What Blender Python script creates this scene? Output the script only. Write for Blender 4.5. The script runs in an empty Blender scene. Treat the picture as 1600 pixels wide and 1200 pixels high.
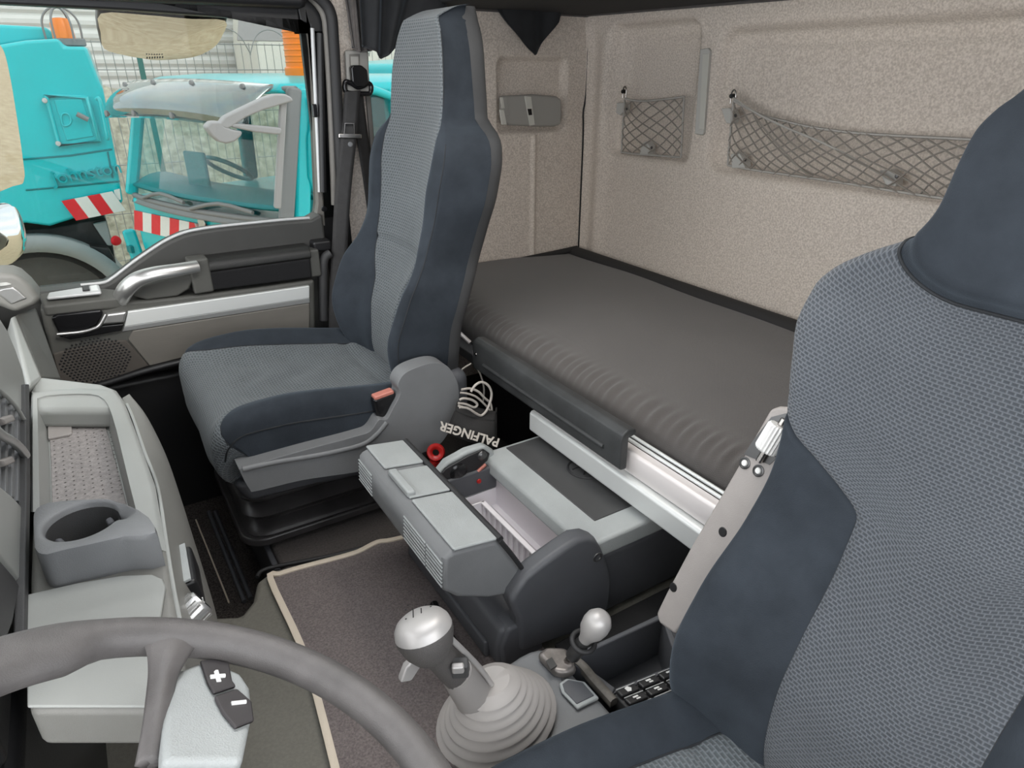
import bpy, bmesh, math, random
import numpy as np
from mathutils import Vector, Matrix
random.seed(4)
SC = bpy.context.scene
COL = SC.collection
R = math.radians

# ------------------------------------------------------------------ camera, sky, lights, exposure
# world: X runs to the rear of the lorry, Y across the cab to the passenger side, Z up; z = 0 is the engine tunnel floor
CAMZ = 1.09
FPX, YAW, PITCH = 1050.0, 32.0, 25.0
cam_d = bpy.data.cameras.new('camera'); cam = bpy.data.objects.new('camera', cam_d); COL.objects.link(cam)
cam.location = (0, 0, CAMZ); cam.rotation_euler = (R(90 - PITCH), 0, R(-YAW))
cam_d.sensor_width = 36.0; cam_d.lens = 36.0 * FPX / 1600.0; cam_d.clip_start = 0.02; cam_d.clip_end = 400
SC.camera = cam
vs = SC.view_settings
vs.view_transform = 'Standard'; vs.look = 'None'; vs.gamma = 1.0; vs.use_curve_mapping = False
vs.exposure = 2.1

wd = bpy.data.worlds.new('sky'); SC.world = wd; wd.use_nodes = True
wn, wl = wd.node_tree.nodes, wd.node_tree.links
bg = wn['Background']
tcw = wn.new('ShaderNodeTexCoord'); mpw = wn.new('ShaderNodeMapping'); mpw.inputs['Scale'].default_value = (1, 1, 2.5)
nzw = wn.new('ShaderNodeTexNoise'); nzw.inputs['Scale'].default_value = 2.2; nzw.inputs['Detail'].default_value = 6
rpw = wn.new('ShaderNodeValToRGB')
rpw.color_ramp.elements[0].position = .38; rpw.color_ramp.elements[0].color = (.80, .87, .97, 1)
rpw.color_ramp.elements[1].position = .55; rpw.color_ramp.elements[1].color = (1, .99, .97, 1)
wl.new(tcw.outputs['Generated'], mpw.inputs['Vector']); wl.new(mpw.outputs['Vector'], nzw.inputs['Vector'])
wl.new(nzw.outputs['Fac'], rpw.inputs['Fac']); wl.new(rpw.outputs['Color'], bg.inputs['Color'])
bg.inputs['Strength'].default_value = 1.0

def sun_lamp():
    l = bpy.data.lights.new('sun', 'SUN'); l.energy = 0.5; l.angle = R(25); l.color = (1, .97, .92)
    o = bpy.data.objects.new('sun', l); COL.objects.link(o); o.rotation_euler = (R(38), R(30), R(0)); return o
sun_lamp()
def portal(loc, rot, sx, sy):
    l = bpy.data.lights.new('window_portal', 'AREA'); l.shape = 'RECTANGLE'; l.size = sx; l.size_y = sy; l.cycles.is_portal = True
    o = bpy.data.objects.new('window_portal', l); COL.objects.link(o); o.location = loc; o.rotation_euler = rot; return o

def W(x, y, ax, v):
    """point of the place behind photo pixel (x, y) on the plane axis ax = v"""
    q, p = R(YAW), R(PITCH)
    fw = Vector((math.sin(q) * math.cos(p), math.cos(q) * math.cos(p), -math.sin(p)))
    rt = Vector((math.cos(q), -math.sin(q), 0)); up = rt.cross(fw)
    d = fw + rt * ((x - 800) / FPX) - up * ((y - 600) / FPX)
    C = Vector((0, 0, CAMZ)); i = 'XYZ'.index(ax)
    return C + d * ((v - C[i]) / d[i])

# ------------------------------------------------------------------ materials
MATS = {}
def nodes_of(name):
    m = bpy.data.materials.new(name); m.use_nodes = True
    n, l = m.node_tree.nodes, m.node_tree.links
    return m, n, l, n['Principled BSDF']
def mat(name, col, rough=.5, metal=0.0, var=0.0, vscale=30.0, bump=0.0, bscale=300.0, spec=.5, sheen=0.0, coat=0.0, col2=None, uv=False, stretch=None):
    m, n, l, b = nodes_of(name)
    b.inputs['Roughness'].default_value = rough; b.inputs['Metallic'].default_value = metal
    b.inputs['Specular IOR Level'].default_value = spec
    b.inputs['Sheen Weight'].default_value = sheen; b.inputs['Sheen Roughness'].default_value = .4; b.inputs['Sheen Tint'].default_value = (.6, .72, .85, 1)
    b.inputs['Coat Weight'].default_value = coat; b.inputs['Coat Roughness'].default_value = .1
    c = (*col, 1)
    b.inputs['Base Color'].default_value = c
    tc = n.new('ShaderNodeTexCoord'); src = tc.outputs['UV' if uv else 'Object']
    if stretch:
        mp = n.new('ShaderNodeMapping'); mp.inputs['Scale'].default_value = stretch; l.new(src, mp.inputs['Vector']); src = mp.outputs['Vector']
    if var:
        z = n.new('ShaderNodeTexNoise'); z.inputs['Scale'].default_value = vscale; z.inputs['Detail'].default_value = 4; z.inputs['Roughness'].default_value = .6
        r = n.new('ShaderNodeValToRGB'); r.color_ramp.elements[0].position = .32; r.color_ramp.elements[1].position = .68
        k = col2 or tuple(min(1, v * (1 + var)) for v in col)
        d = tuple(v * (1 - var) for v in col) if not col2 else col
        r.color_ramp.elements[0].color = (*d, 1); r.color_ramp.elements[1].color = (*k, 1)
        l.new(src, z.inputs['Vector']); l.new(z.outputs['Fac'], r.inputs['Fac']); l.new(r.outputs['Color'], b.inputs['Base Color'])
    if bump:
        z2 = n.new('ShaderNodeTexNoise'); z2.inputs['Scale'].default_value = bscale; z2.inputs['Detail'].default_value = 2
        bp = n.new('ShaderNodeBump'); bp.inputs['Strength'].default_value = bump; bp.inputs['Distance'].default_value = .002
        l.new(src, z2.inputs['Vector']); l.new(z2.outputs['Fac'], bp.inputs['Height']); l.new(bp.outputs['Normal'], b.inputs['Normal'])
    MATS[name] = m
    return m
def weave_mat(name, c1, c2, c3, sx, sy, bump=.6, rough=.85, sheen=.15, offset=.5):
    """staggered small cells, worked in metres of the UV map"""
    m, n, l, b = nodes_of(name)
    b.inputs['Roughness'].default_value = rough; b.inputs['Sheen Weight'].default_value = sheen; b.inputs['Specular IOR Level'].default_value = .2
    tc = n.new('ShaderNodeTexCoord'); br = n.new('ShaderNodeTexBrick')
    br.offset = offset; br.inputs['Scale'].default_value = 1.0
    br.inputs['Brick Width'].default_value = sx; br.inputs['Row Height'].default_value = sy
    br.inputs['Mortar Size'].default_value = sy * .36; br.inputs['Mortar Smooth'].default_value = 1.0; br.inputs['Bias'].default_value = 0
    br.inputs['Color1'].default_value = (*c1, 1); br.inputs['Color2'].default_value = (*c2, 1); br.inputs['Mortar'].default_value = (*c3, 1)
    l.new(tc.outputs['UV'], br.inputs['Vector'])
    nz = n.new('ShaderNodeTexNoise'); nz.inputs['Scale'].default_value = 6; nz.inputs['Detail'].default_value = 5
    l.new(tc.outputs['UV'], nz.inputs['Vector'])
    mx = n.new('ShaderNodeMix'); mx.data_type = 'RGBA'; mx.blend_type = 'MULTIPLY'; mx.inputs['Factor'].default_value = .35
    l.new(br.outputs['Color'], mx.inputs['A']); l.new(nz.outputs['Color'], mx.inputs['B'])
    bw = n.new('ShaderNodeRGBToBW'); l.new(nz.outputs['Color'], bw.inputs['Color']); l.new(bw.outputs['Val'], mx.inputs['B'])
    l.new(mx.outputs['Result'], b.inputs['Base Color'])
    bp = n.new('ShaderNodeBump'); bp.inputs['Strength'].default_value = bump; bp.inputs['Distance'].default_value = .0025
    l.new(br.outputs['Fac'], bp.inputs['Height']); l.new(bp.outputs['Normal'], b.inputs['Normal'])
    MATS[name] = m; return m
def glass_mat(name, tint, refl=.08, rough=0.0):
    m = bpy.data.materials.new(name); m.use_nodes = True; n, l = m.node_tree.nodes, m.node_tree.links
    n.remove(n['Principled BSDF'])
    t = n.new('ShaderNodeBsdfTransparent'); t.inputs['Color'].default_value = (*tint, 1)
    g = n.new('ShaderNodeBsdfGlossy'); g.inputs['Roughness'].default_value = rough; g.inputs['Color'].default_value = (1, 1, 1, 1)
    # Schlick reflectance, the same from both sides of the pane
    ge = n.new('ShaderNodeNewGeometry'); dt = n.new('ShaderNodeVectorMath'); dt.operation = 'DOT_PRODUCT'
    l.new(ge.outputs['Normal'], dt.inputs[0]); l.new(ge.outputs['Incoming'], dt.inputs[1])
    def mt(op, a, b):
        k = n.new('ShaderNodeMath'); k.operation = op; k.use_clamp = op == 'MULTIPLY_ADD'
        for q, v in enumerate((a, b)):
            if isinstance(v, float): k.inputs[q].default_value = v
            elif v is not None: l.new(v, k.inputs[q])
        return k
    ab = mt('ABSOLUTE', dt.outputs['Value'], None); om = mt('SUBTRACT', 1.0, ab.outputs['Value']); pw = mt('POWER', om.outputs['Value'], 5.0)
    mp = mt('MULTIPLY_ADD', pw.outputs['Value'], .9); mp.inputs[2].default_value = refl
    mx = n.new('ShaderNodeMixShader'); l.new(mp.outputs['Value'], mx.inputs['Fac'])
    l.new(t.outputs['BSDF'], mx.inputs[1]); l.new(g.outputs['BSDF'], mx.inputs[2]); l.new(mx.outputs['Shader'], n['Material Output'].inputs['Surface'])
    MATS[name] = m; return m

mat('fleece', (.40, .355, .31), .95, var=.0, bump=.5, bscale=260, spec=.1, sheen=.1)
def fleece_nodes():
    m = MATS['fleece']; n, l = m.node_tree.nodes, m.node_tree.links; b = n['Principled BSDF']
    tc = n.new('ShaderNodeTexCoord'); z = n.new('ShaderNodeTexNoise'); z.inputs['Scale'].default_value = 210; z.inputs['Detail'].default_value = 3
    r = n.new('ShaderNodeValToRGB'); r.color_ramp.elements[0].position = .35; r.color_ramp.elements[1].position = .65
    r.color_ramp.elements[0].color = (.53, .465, .405, 1); r.color_ramp.elements[1].color = (.75, .675, .60, 1)
    l.new(tc.outputs['Object'], z.inputs['Vector']); l.new(z.outputs['Fac'], r.inputs['Fac']); l.new(r.outputs['Color'], b.inputs['Base Color'])
fleece_nodes()
mat('seat_shell', (.05, .051, .053), .55, bump=.2, bscale=800, var=.1, vscale=9)
mat('plastic_charcoal', (.055, .055, .056), .55, bump=.25, bscale=900, var=.08, vscale=8)
mat('plastic_dash', (.205, .203, .188), .5, bump=.2, bscale=900, var=.06, vscale=6)
mat('plastic_dash_light', (.33, .34, .325), .35, bump=.08, bscale=900, var=.05, vscale=5)
mat('plastic_grey', (.175, .180, .185), .5, bump=.2, bscale=800, var=.07, vscale=9)
mat('plastic_slate', (.082, .085, .093), .5, bump=.2, bscale=800, var=.1, vscale=9)
mat('plastic_ash', (.36, .38, .378), .5, bump=.35, bscale=700, var=.06, vscale=12)
mat('plastic_taupe', (.34, .315, .30), .5, bump=.2, bscale=800, var=.05, vscale=14)
mat('plastic_black', (.012, .012, .013), .4, bump=.15, bscale=700)
mat('gloss_black', (.008, .008, .009), .22)
mat('rubber', (.02, .02, .021), .6, bump=.2, bscale=400)
mat('bellows', (.045, .042, .042), .30, var=.3, vscale=10)
mat('silver', (.58, .58, .57), .32, metal=.85, bump=.05, bscale=900)
mat('silver_matt', (.55, .56, .56), .45, metal=.35)
mat('aluminium', (.72, .74, .73), .4, metal=.3)
mat('aluminium_warm', (.78, .74, .73), .42, metal=.2)
mat('chrome', (.75, .75, .75), .12, metal=1.0)
mat('door_dark', (.05, .05, .047), .5, bump=.25, bscale=800, var=.08, vscale=8)
mat('door_mid', (.085, .085, .077), .55, bump=.25, bscale=800, var=.06, vscale=8)
mat('door_taupe', (.155, .145, .128), .5, bump=.2, bscale=800, var=.06, vscale=8, stretch=(1, 1, 4))
mat('pillar', (.16, .15, .135), .5, bump=.2, bscale=800, var=.06, vscale=8)
mat('headliner', (.014, .014, .015), .9, bump=.3, bscale=300)
mat('curtain', (.013, .014, .016), .85, bump=.4, bscale=700, sheen=.2, var=.2, vscale=20)
mat('curtain_grey', (.09, .08, .075), .9, bump=.4, bscale=700, sheen=.2, var=.2, vscale=20)
mat('velour', (.029, .035, .043), .85, spec=.15, sheen=.2, var=.22, vscale=11, bump=.3, bscale=600)
weave_mat('seat_fabric', (.100, .115, .123), (.110, .125, .133), (.180, .200, .212), .0110, .0075, bump=.6)
weave_mat('seat_fabric_wide', (.058, .066, .077), (.070, .078, .089), (.150, .164, .183), .0074, .0048, bump=.6)
weave_mat('mattress_fabric', (.080, .073, .069), (.088, .080, .076), (.135, .124, .118), .004, .0022, bump=.35, sheen=.3)
mat('mattress_edge', (.022, .021, .021), .8, bump=.3, bscale=500)
mat('mat_carpet', (.165, .142, .138), .95, var=.28, vscale=260, bump=.7, bscale=500, spec=.1)
mat('carpet_dark', (.055, .048, .045), .97, var=.7, vscale=230, bump=1.0, bscale=260, spec=.1)
mat('tunnel', (.14, .133, .112), .8, var=.1, vscale=180, bump=.35, bscale=500)
mat('trim_beige', (.62, .54, .44), .8, bump=.4, bscale=600)
mat('seam', (.016, .018, .021), .8)
mat('pad_leather', (.018, .018, .017), .42, bump=.5, bscale=500)
mat('pad_cloth', (.007, .007, .008), .9, bump=.5, bscale=700)
mat('guard', (.04, .042, .043), .45, var=.25, vscale=14, bump=.2, bscale=600)
mat('belt_web', (.028, .027, .027), .55, bump=.4, bscale=900, var=.15, vscale=60, spec=.4)
mat('fridge_white', (.90, .86, .88), .35)
mat('net_cord', (.26, .235, .205), .8)
mat('net_border', (.42, .40, .37), .75)
mat('hook_plastic', (.50, .49, .46), .4)
mat('lamp_grey', (.33, .32, .295), .5)
mat('lamp_ivory', (.56, .55, .50), .45)
mat('cable', (.42, .385, .345), .5)
mat('ledge_carpet', (.060, .053, .050), .95, var=.25, vscale=200, bump=.5, bscale=400)
mat('bag_cloth', (.014, .013, .0125), .85, bump=.4, bscale=400)
mat('print_white', (.46, .42, .37), .6)
mat('red_plastic', (.42, .012, .01), .35)
mat('buckle_red', (.48, .17, .13), .4)
mat('lever_top', (.46, .445, .435), .42, metal=.35)
mat('lever_skin', (.085, .08, .077), .5, bump=.6, bscale=700)
mat('lever_grey', (.28, .265, .255), .5, bump=.1, bscale=500)
mat('boot', (.33, .31, .295), .55)
mat('wheel_skin', (.105, .098, .096), .5, var=.18, vscale=22, bump=.2, bscale=900)
mat('wheel_button', (.04, .036, .038), .5)
mat('steel', (.42, .40, .38), .25, metal=1.0)
mat('worn_metal', (.24, .22, .205), .42, metal=.6, var=.25, vscale=40)
mat('ridge', (.13, .12, .105), .6, var=.3, vscale=60)
mat('teal_relief_shade', (.0, .40, .44), .35)
mat('steel_dark', (.12, .12, .12), .35, metal=.8)
mat('switch_face', (.02, .02, .021), .35)
mat('speaker_mesh', (.085, .075, .065), .8, bump=.6, bscale=900)
mat('tray_mat', (.30, .28, .27), .9, var=.18, vscale=120, bump=.3, bscale=400)
mat('tray_dot', (.10, .09, .085), .8)
# outside
mat('teal', (.0, .53, .58), .3, coat=.5, var=.04, vscale=2)
mat('teal_dark', (.0, .20, .22), .4)
mat('orange', (.95, .24, .015), .3)
mat('mirror_grey', (.42, .40, .41), .5)
mat('cab_grey', (.22, .22, .225), .5)
mat('chassis', (.02, .02, .021), .6, var=.5, vscale=8)
mat('fender', (.30, .33, .34), .5)
mat('tyre', (.085, .08, .076), .8, var=.1, vscale=20)
mat('rim', (.52, .47, .38), .4)
mat('white_paint', (.80, .80, .78), .4)
mat('van_white', (.78, .76, .70), .4)
mat('red_sheet', (.75, .02, .03), .4)
mat('shed_white', (.74, .73, .71), .5)
mat('gravel_ground', (.46, .36, .23), .95, var=.3, vscale=9, bump=.6, bscale=40, col2=(.62, .52, .37))
mat('gravel_wall', (.26, .24, .18), .95, col2=(.56, .52, .42), var=.3, vscale=9, bump=.8, bscale=14)
mat('post_green', (.02, .16, .14), .5)
mat('wire', (.33, .33, .33), .5, metal=.3)
mat('mirror_glass', (.90, .88, .86), .02, metal=1.0)
mat('lorry_black', (.02, .02, .022), .3, coat=.3)
glass_mat('window_glass', (.52, .54, .53), .008)
glass_mat('cab_glass', (.70, .84, .83), .06)
glass_mat('visor_glass', (.32, .46, .48), .22, .03)

# ------------------------------------------------------------------ helpers
ORG = {}
def finish(name, V, F, material, parent=None, smooth=True, bevel=0.0, seg=2, subsurf=0, uv=None, solid=0.0, angle=40, off=0):
    """one mesh object from world-space vertices; its origin goes to the middle of its box"""
    V = [Vector(v) for v in V]
    lo = Vector((min(v[i] for v in V) for i in range(3))); hi = Vector((max(v[i] for v in V) for i in range(3)))
    o0 = (lo + hi) / 2
    me = bpy.data.meshes.new(name)
    me.from_pydata([v - o0 for v in V], [], F)
    if uv is not None:
        lay = me.uv_layers.new(name='UVMap')
        for lp in me.loops: lay.data[lp.index].uv = uv[lp.vertex_index]
    me.validate()
    ob = bpy.data.objects.new(name, me); COL.objects.link(ob)
    me.materials.append(MATS[material])
    base = Vector((0, 0, 0))
    if parent is not None:
        ob.parent = parent; base = ORG[parent.name]
    ob.location = o0 - base; ORG[ob.name] = o0
    if smooth:
        me.polygons.foreach_set('use_smooth', [True] * len(me.polygons))
        if angle < 180: me.set_sharp_from_angle(angle=R(angle))
    if solid:
        md = ob.modifiers.new('solid', 'SOLIDIFY'); md.thickness = solid; md.offset = off
    if bevel:
        md = ob.modifiers.new('bevel', 'BEVEL'); md.width = bevel; md.segments = seg; md.limit_method = 'ANGLE'; md.angle_limit = R(35)
        md.harden_normals = True
    if subsurf:
        md = ob.modifiers.new('sub', 'SUBSURF'); md.levels = subsurf; md.render_levels = subsurf
    return ob
def tag(o, label, cat, group=None, kind=None):
    if label: o['label'] = label
    if cat: o['category'] = cat
    if group: o['group'] = group
    if kind: o['kind'] = kind
    return o
def thing(name, loc, label=None, cat=None, group=None, kind=None):
    o = bpy.data.objects.new(name, None); COL.objects.link(o); o.location = loc; o.empty_display_size = .1
    ORG[o.name] = Vector(loc); return tag(o, label, cat, group, kind)
def struct(o): o['kind'] = 'structure'; return o
def rot_to(axis):
    return Vector((0, 0, 1)).rotation_difference(Vector(axis).normalized()).to_matrix()

def box(name, lo, hi, material, parent=None, bevel=.004, seg=2, M=None, **k):
    x0, y0, z0 = (min(a, b) for a, b in zip(lo, hi)); x1, y1, z1 = (max(a, b) for a, b in zip(lo, hi))
    V = [Vector(p) for p in ((x0, y0, z0), (x1, y0, z0), (x1, y1, z0), (x0, y1, z0), (x0, y0, z1), (x1, y0, z1), (x1, y1, z1), (x0, y1, z1))]
    if M is not None: V = [M @ v for v in V]
    F = [(0, 3, 2, 1), (4, 5, 6, 7), (0, 1, 5, 4), (1, 2, 6, 5), (2, 3, 7, 6), (3, 0, 4, 7)]
    return finish(name, V, F, material, parent, bevel=bevel, seg=seg, **k)
def hexa(name, P, material, parent=None, bevel=.004, seg=2, **k):
    """eight corners: four of the bottom ring, four of the top ring"""
    F = [(0, 3, 2, 1), (4, 5, 6, 7), (0, 1, 5, 4), (1, 2, 6, 5), (2, 3, 7, 6), (3, 0, 4, 7)]
    return finish(name, P, F, material, parent, bevel=bevel, seg=seg, **k)
def prism(name, pts, vec, material, parent=None, bevel=.004, seg=2, **k):
    """flat outline pts pushed out by vec"""
    n = len(pts); vec = Vector(vec); A = [Vector(p) for p in pts]; V = A + [p + vec for p in A]
    nrm = Vector((0, 0, 0))
    for i in range(n): nrm += A[i].cross(A[(i + 1) % n])
    F = [tuple(range(n - 1, -1, -1)), tuple(range(n, 2 * n))] + [(i, (i + 1) % n, n + (i + 1) % n, n + i) for i in range(n)]
    if nrm.dot(vec) < 0: F = [tuple(reversed(f)) for f in F]
    return finish(name, V, F, material, parent, bevel=bevel, seg=seg, **k)
def smooth_path(P, n=8, closed=False):
    P = [Vector(p) for p in P]; m = len(P); out = []
    rng = m if closed else m - 1
    for i in range(rng):
        if closed: a, b, c, d = P[(i - 1) % m], P[i], P[(i + 1) % m], P[(i + 2) % m]
        else: a, b, c, d = P[max(i - 1, 0)], P[i], P[i + 1], P[min(i + 2, m - 1)]
        for j in range(n):
            t = j / n
            out.append(.5 * ((2 * b) + (c - a) * t + (2 * a - 5 * b + 4 * c - d) * t * t + (3 * b - a - 3 * c + d) * t ** 3))
    if not closed: out.append(P[-1].copy())
    return out
def frames(P, closed=False, up=None):
    m = len(P); T = []
    for i in range(m):
        a = P[(i - 1) % m] if closed or i > 0 else P[i]; b = P[(i + 1) % m] if closed or i < m - 1 else P[i]
        T.append((b - a).normalized())
    N = []
    n = Vector(up) if up is not None else (Vector((0, 0, 1)) if abs(T[0].z) < .9 else Vector((1, 0, 0)))
    for i in range(m):
        if up is not None: n = Vector(up)
        n = (n - T[i] * n.dot(T[i])).normalized(); N.append(n.copy())
    return T, N, [T[i].cross(N[i]) for i in range(m)]
def sweep_geo(P, prof, closed=False, up=None, scale=None, caps=True):
    """prof: (a, b) pairs, a along the normal, b along the binormal"""
    T, N, B = frames(P, closed, up); k = len(prof); V = []; F = []
    for i, p in enumerate(P):
        s = scale[i] if scale is not None else 1.0
        for a, b in prof: V.append(p + N[i] * (a * s) + B[i] * (b * s))
    m = len(P)
    for i in range(m if closed else m - 1):
        for j in range(k):
            F.append((i * k + j, i * k + (j + 1) % k, ((i + 1) % m) * k + (j + 1) % k, ((i + 1) % m) * k + j))
    if caps and not closed: F += [tuple(range(k - 1, -1, -1)), tuple((m - 1) * k + j for j in range(k))]
    return V, F
def circ(r, n=10, ry=None): return [(r * math.cos(2 * math.pi * i / n), (ry or r) * math.sin(2 * math.pi * i / n)) for i in range(n)]
def tube(name, P, r, material, parent=None, n=8, sm=6, closed=False, scale=None, up=None, ry=None):
    Q = smooth_path(P, sm, closed) if sm > 1 else [Vector(p) for p in P]
    if scale is not None: scale = np.interp(np.linspace(0, 1, len(Q)), np.linspace(0, 1, len(scale)), scale)
    V, F = sweep_geo(Q, circ(r, n, ry), closed, up, scale)
    return finish(name, V, F, material, parent, angle=60)
def sweep(name, P, prof, material, parent=None, sm=6, closed=False, up=None, scale=None, bevel=0, **k):
    Q = smooth_path(P, sm, closed) if sm > 1 else [Vector(p) for p in P]
    if scale is not None: scale = np.interp(np.linspace(0, 1, len(Q)), np.linspace(0, 1, len(scale)), scale)
    V, F = sweep_geo(Q, prof, closed, up, scale)
    return finish(name, V, F, material, parent, bevel=bevel, **k)
def lathe(name, prof, origin, axis, material, parent=None, n=24, angle=40, squash=None, arc=1.0, **k):
    """prof: (radius, height along axis)"""
    M = rot_to(axis); o = Vector(origin); V = []; F = []; m = len(prof)
    full = arc >= 1.0; nn = n if full else n + 1
    for i in range(nn):
        a = 2 * math.pi * arc * i / n
        for r_, h in prof:
            v = Vector((r_ * math.cos(a), r_ * math.sin(a) * (squash or 1), h)); V.append(o + M @ v)
    for i in range(n if full else n):
        for j in range(m - 1):
            F.append((i * m + j, ((i + 1) % nn) * m + j, ((i + 1) % nn) * m + j + 1, i * m + j + 1))
    ob = finish(name, V, F, material, parent, angle=angle, **k)
    bm = bmesh.new(); bm.from_mesh(ob.data); bmesh.ops.remove_doubles(bm, verts=bm.verts, dist=1e-5)
    bmesh.ops.recalc_face_normals(bm, faces=bm.faces); bm.to_mesh(ob.data); bm.free()
    return ob
def grid_geo(f, nu, nv, u0=0., u1=1., v0=0., v1=1.):
    V = []; 
    for j in range(nv + 1):
        for i in range(nu + 1):
            V.append(Vector(f(u0 + (u1 - u0) * i / nu, v0 + (v1 - v0) * j / nv)))
    F = [(j * (nu + 1) + i, j * (nu + 1) + i + 1, (j + 1) * (nu + 1) + i + 1, (j + 1) * (nu + 1) + i) for j in range(nv) for i in range(nu)]
    return V, F
def metric_uv(V, nu, nv):
    """UV in metres: arc length across each row, mean arc length along the columns"""
    A = np.array([tuple(v) for v in V]).reshape(nv + 1, nu + 1, 3)
    du = np.zeros((nv + 1, nu + 1)); du[:, 1:] = np.cumsum(np.linalg.norm(np.diff(A, axis=1), axis=2), axis=1)
    du -= du[:, nu // 2: nu // 2 + 1]
    dv = np.zeros((nv + 1, nu + 1)); dv[1:, :] = np.cumsum(np.linalg.norm(np.diff(A, axis=0), axis=2), axis=0)
    dv = np.repeat(dv.mean(axis=1)[:, None], nu + 1, axis=1)
    return [(float(a), float(b)) for a, b in zip(du.ravel(), dv.ravel())]
def sheet(name, f, nu, nv, material, parent=None, flip=False, solid=0.0, off=0, angle=180, uvm=True, **k):
    V, F = grid_geo(f, nu, nv)
    if flip: F = [tuple(reversed(q)) for q in F]
    return finish(name, V, F, material, parent, uv=metric_uv(V, nu, nv) if uvm else None, solid=solid, off=off, angle=angle, **k)
def rrect(cx, cy, w, h, r, n=5):
    out = []
    for (sx, sy, a0) in ((1, 1, 0), (-1, 1, 90), (-1, -1, 180), (1, -1, 270)):
        for i in range(n + 1):
            a = R(a0 + 90 * i / n); out.append((cx + sx * (w / 2 - r) + r * math.cos(a), cy + sy * (h / 2 - r) + r * math.sin(a)))
    return out
def sdf_rr(x, y, cx, cy, w, h, r):
    qx, qy = abs(x - cx) - w / 2 + r, abs(y - cy) - h / 2 + r
    return math.hypot(max(qx, 0), max(qy, 0)) + min(max(qx, qy), 0) - r
def sstep(a, b, x):
    t = min(1, max(0, (x - a) / (b - a))); return t * t * (3 - 2 * t)
def cubic(xs, ys, x):
    """smooth curve through the knots"""
    xs = list(xs); n = len(xs)
    if x <= xs[0]: return ys[0]
    if x >= xs[-1]: return ys[-1]
    i = max(k for k in range(n - 1) if xs[k] <= x)
    def sl(k):
        if k == 0: return (ys[1] - ys[0]) / (xs[1] - xs[0])
        if k == n - 1: return (ys[-1] - ys[-2]) / (xs[-1] - xs[-2])
        a, b = (ys[k] - ys[k - 1]) / (xs[k] - xs[k - 1]), (ys[k + 1] - ys[k]) / (xs[k + 1] - xs[k])
        return 0 if a * b <= 0 else 2 * a * b / (a + b)
    h = xs[i + 1] - xs[i]; t = (x - xs[i]) / h
    return ((1 + 2 * t) * (1 - t) ** 2 * ys[i] + t * (1 - t) ** 2 * h * sl(i) + t * t * (3 - 2 * t) * ys[i + 1] + t * t * (t - 1) * h * sl(i + 1))
def text(name, body, M, size, material, parent=None, depth=.002, shear=0, align='CENTER', bold=0.0):
    """lettering as a mesh; M places the text plane (x along the line, y up, z out of the surface)"""
    cu = bpy.data.curves.new(name, 'FONT'); cu.body = body; cu.size = size; cu.extrude = depth; cu.align_x = align; cu.align_y = 'CENTER'; cu.shear = shear; cu.offset = bold
    cu.resolution_u = 3
    tmp = bpy.data.objects.new(name + '_curve', cu); COL.objects.link(tmp)
    bpy.context.view_layer.update()
    me = bpy.data.meshes.new_from_object(tmp.evaluated_get(bpy.context.evaluated_depsgraph_get()))
    V = [M @ v.co for v in me.vertices]; F = [tuple(p.vertices) for p in me.polygons]
    bpy.data.objects.remove(tmp); bpy.data.curves.remove(cu); bpy.data.meshes.remove(me)
    return finish(name, V, F, material, parent, smooth=False)
def basis(o, x, y):
    x = Vector(x).normalized(); y = Vector(y); y = (y - x * y.dot(x)).normalized(); z = x.cross(y)
    return Matrix(((x.x, y.x, z.x, o[0]), (x.y, y.y, z.y, o[1]), (x.z, y.z, z.z, o[2]), (0, 0, 0, 1)))
def merge_parts(geos):
    V = []; F = []
    for v, f in geos:
        k = len(V); V += list(v); F += [tuple(i + k for i in q) for q in f]
    return V, F
# ------------------------------------------------------------------ cab shell
DY, RX, NY = 2.10, 1.637, -0.25        # passenger side wall, rear wall, driver side wall
ZB = 0.44                              # top of the bunk
# floors
FZ = .075                              # top of the engine tunnel floor
def tunnel():
    c0, c1, c2 = W(394, 938, 'Z', FZ), W(400, 908, 'Z', FZ), W(424, 890, 'Z', FZ)
    e = W(620, 842, 'Z', FZ)
    pts = [(-.60, .50), (-.60, W(338, 962, 'Z', FZ).y), (W(338, 962, 'Z', FZ).x, W(338, 962, 'Z', FZ).y), (c0.x - .03, c0.y - .03), (c0.x, c0.y), (c1.x, c1.y), (c2.x, c2.y), (e.x, e.y + .01), (1.0, e.y + .01), (1.0, .50)]
    return struct(prism('floor', [(x, y, -.15) for x, y in pts][::-1], (0, 0, FZ + .15), 'tunnel', bevel=.014, seg=3))
floor = tunnel()
fw = struct(box('floor_footwell', (-.8, .9, -.17), (.95, DY + .03, -.15), 'carpet_dark', bevel=0))
struct(box('floor_driver', (-.8, NY, -.27), (1.0, .52, -.25), 'carpet_dark', bevel=0))
struct(box('floor_rear', (1.0, NY, -.30), (RX, DY, .02), 'carpet_dark', bevel=0))
# carpeted ledge under the passenger seat with a cord groove, plastic front riser with a label
pl = struct(box('floor_platform', (.20, 1.24, -.15), (1.0, DY, .04), 'ledge_carpet', bevel=.012))
tube('groove_cord', [W(402, 902, 'Z', .044), W(420, 888, 'Z', .044), W(520, 868, 'Z', .044), W(630, 838, 'Z', .044)], .005, 'rubber', pl)
box('platform_riser', (.186, 1.26, -.15), (.2, 2.0, .03), 'plastic_slate', pl, bevel=.004)
box('riser_label', (.183, 1.32, -.05), (.187, 1.36, .015), 'trim_beige', pl, bevel=0)
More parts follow.
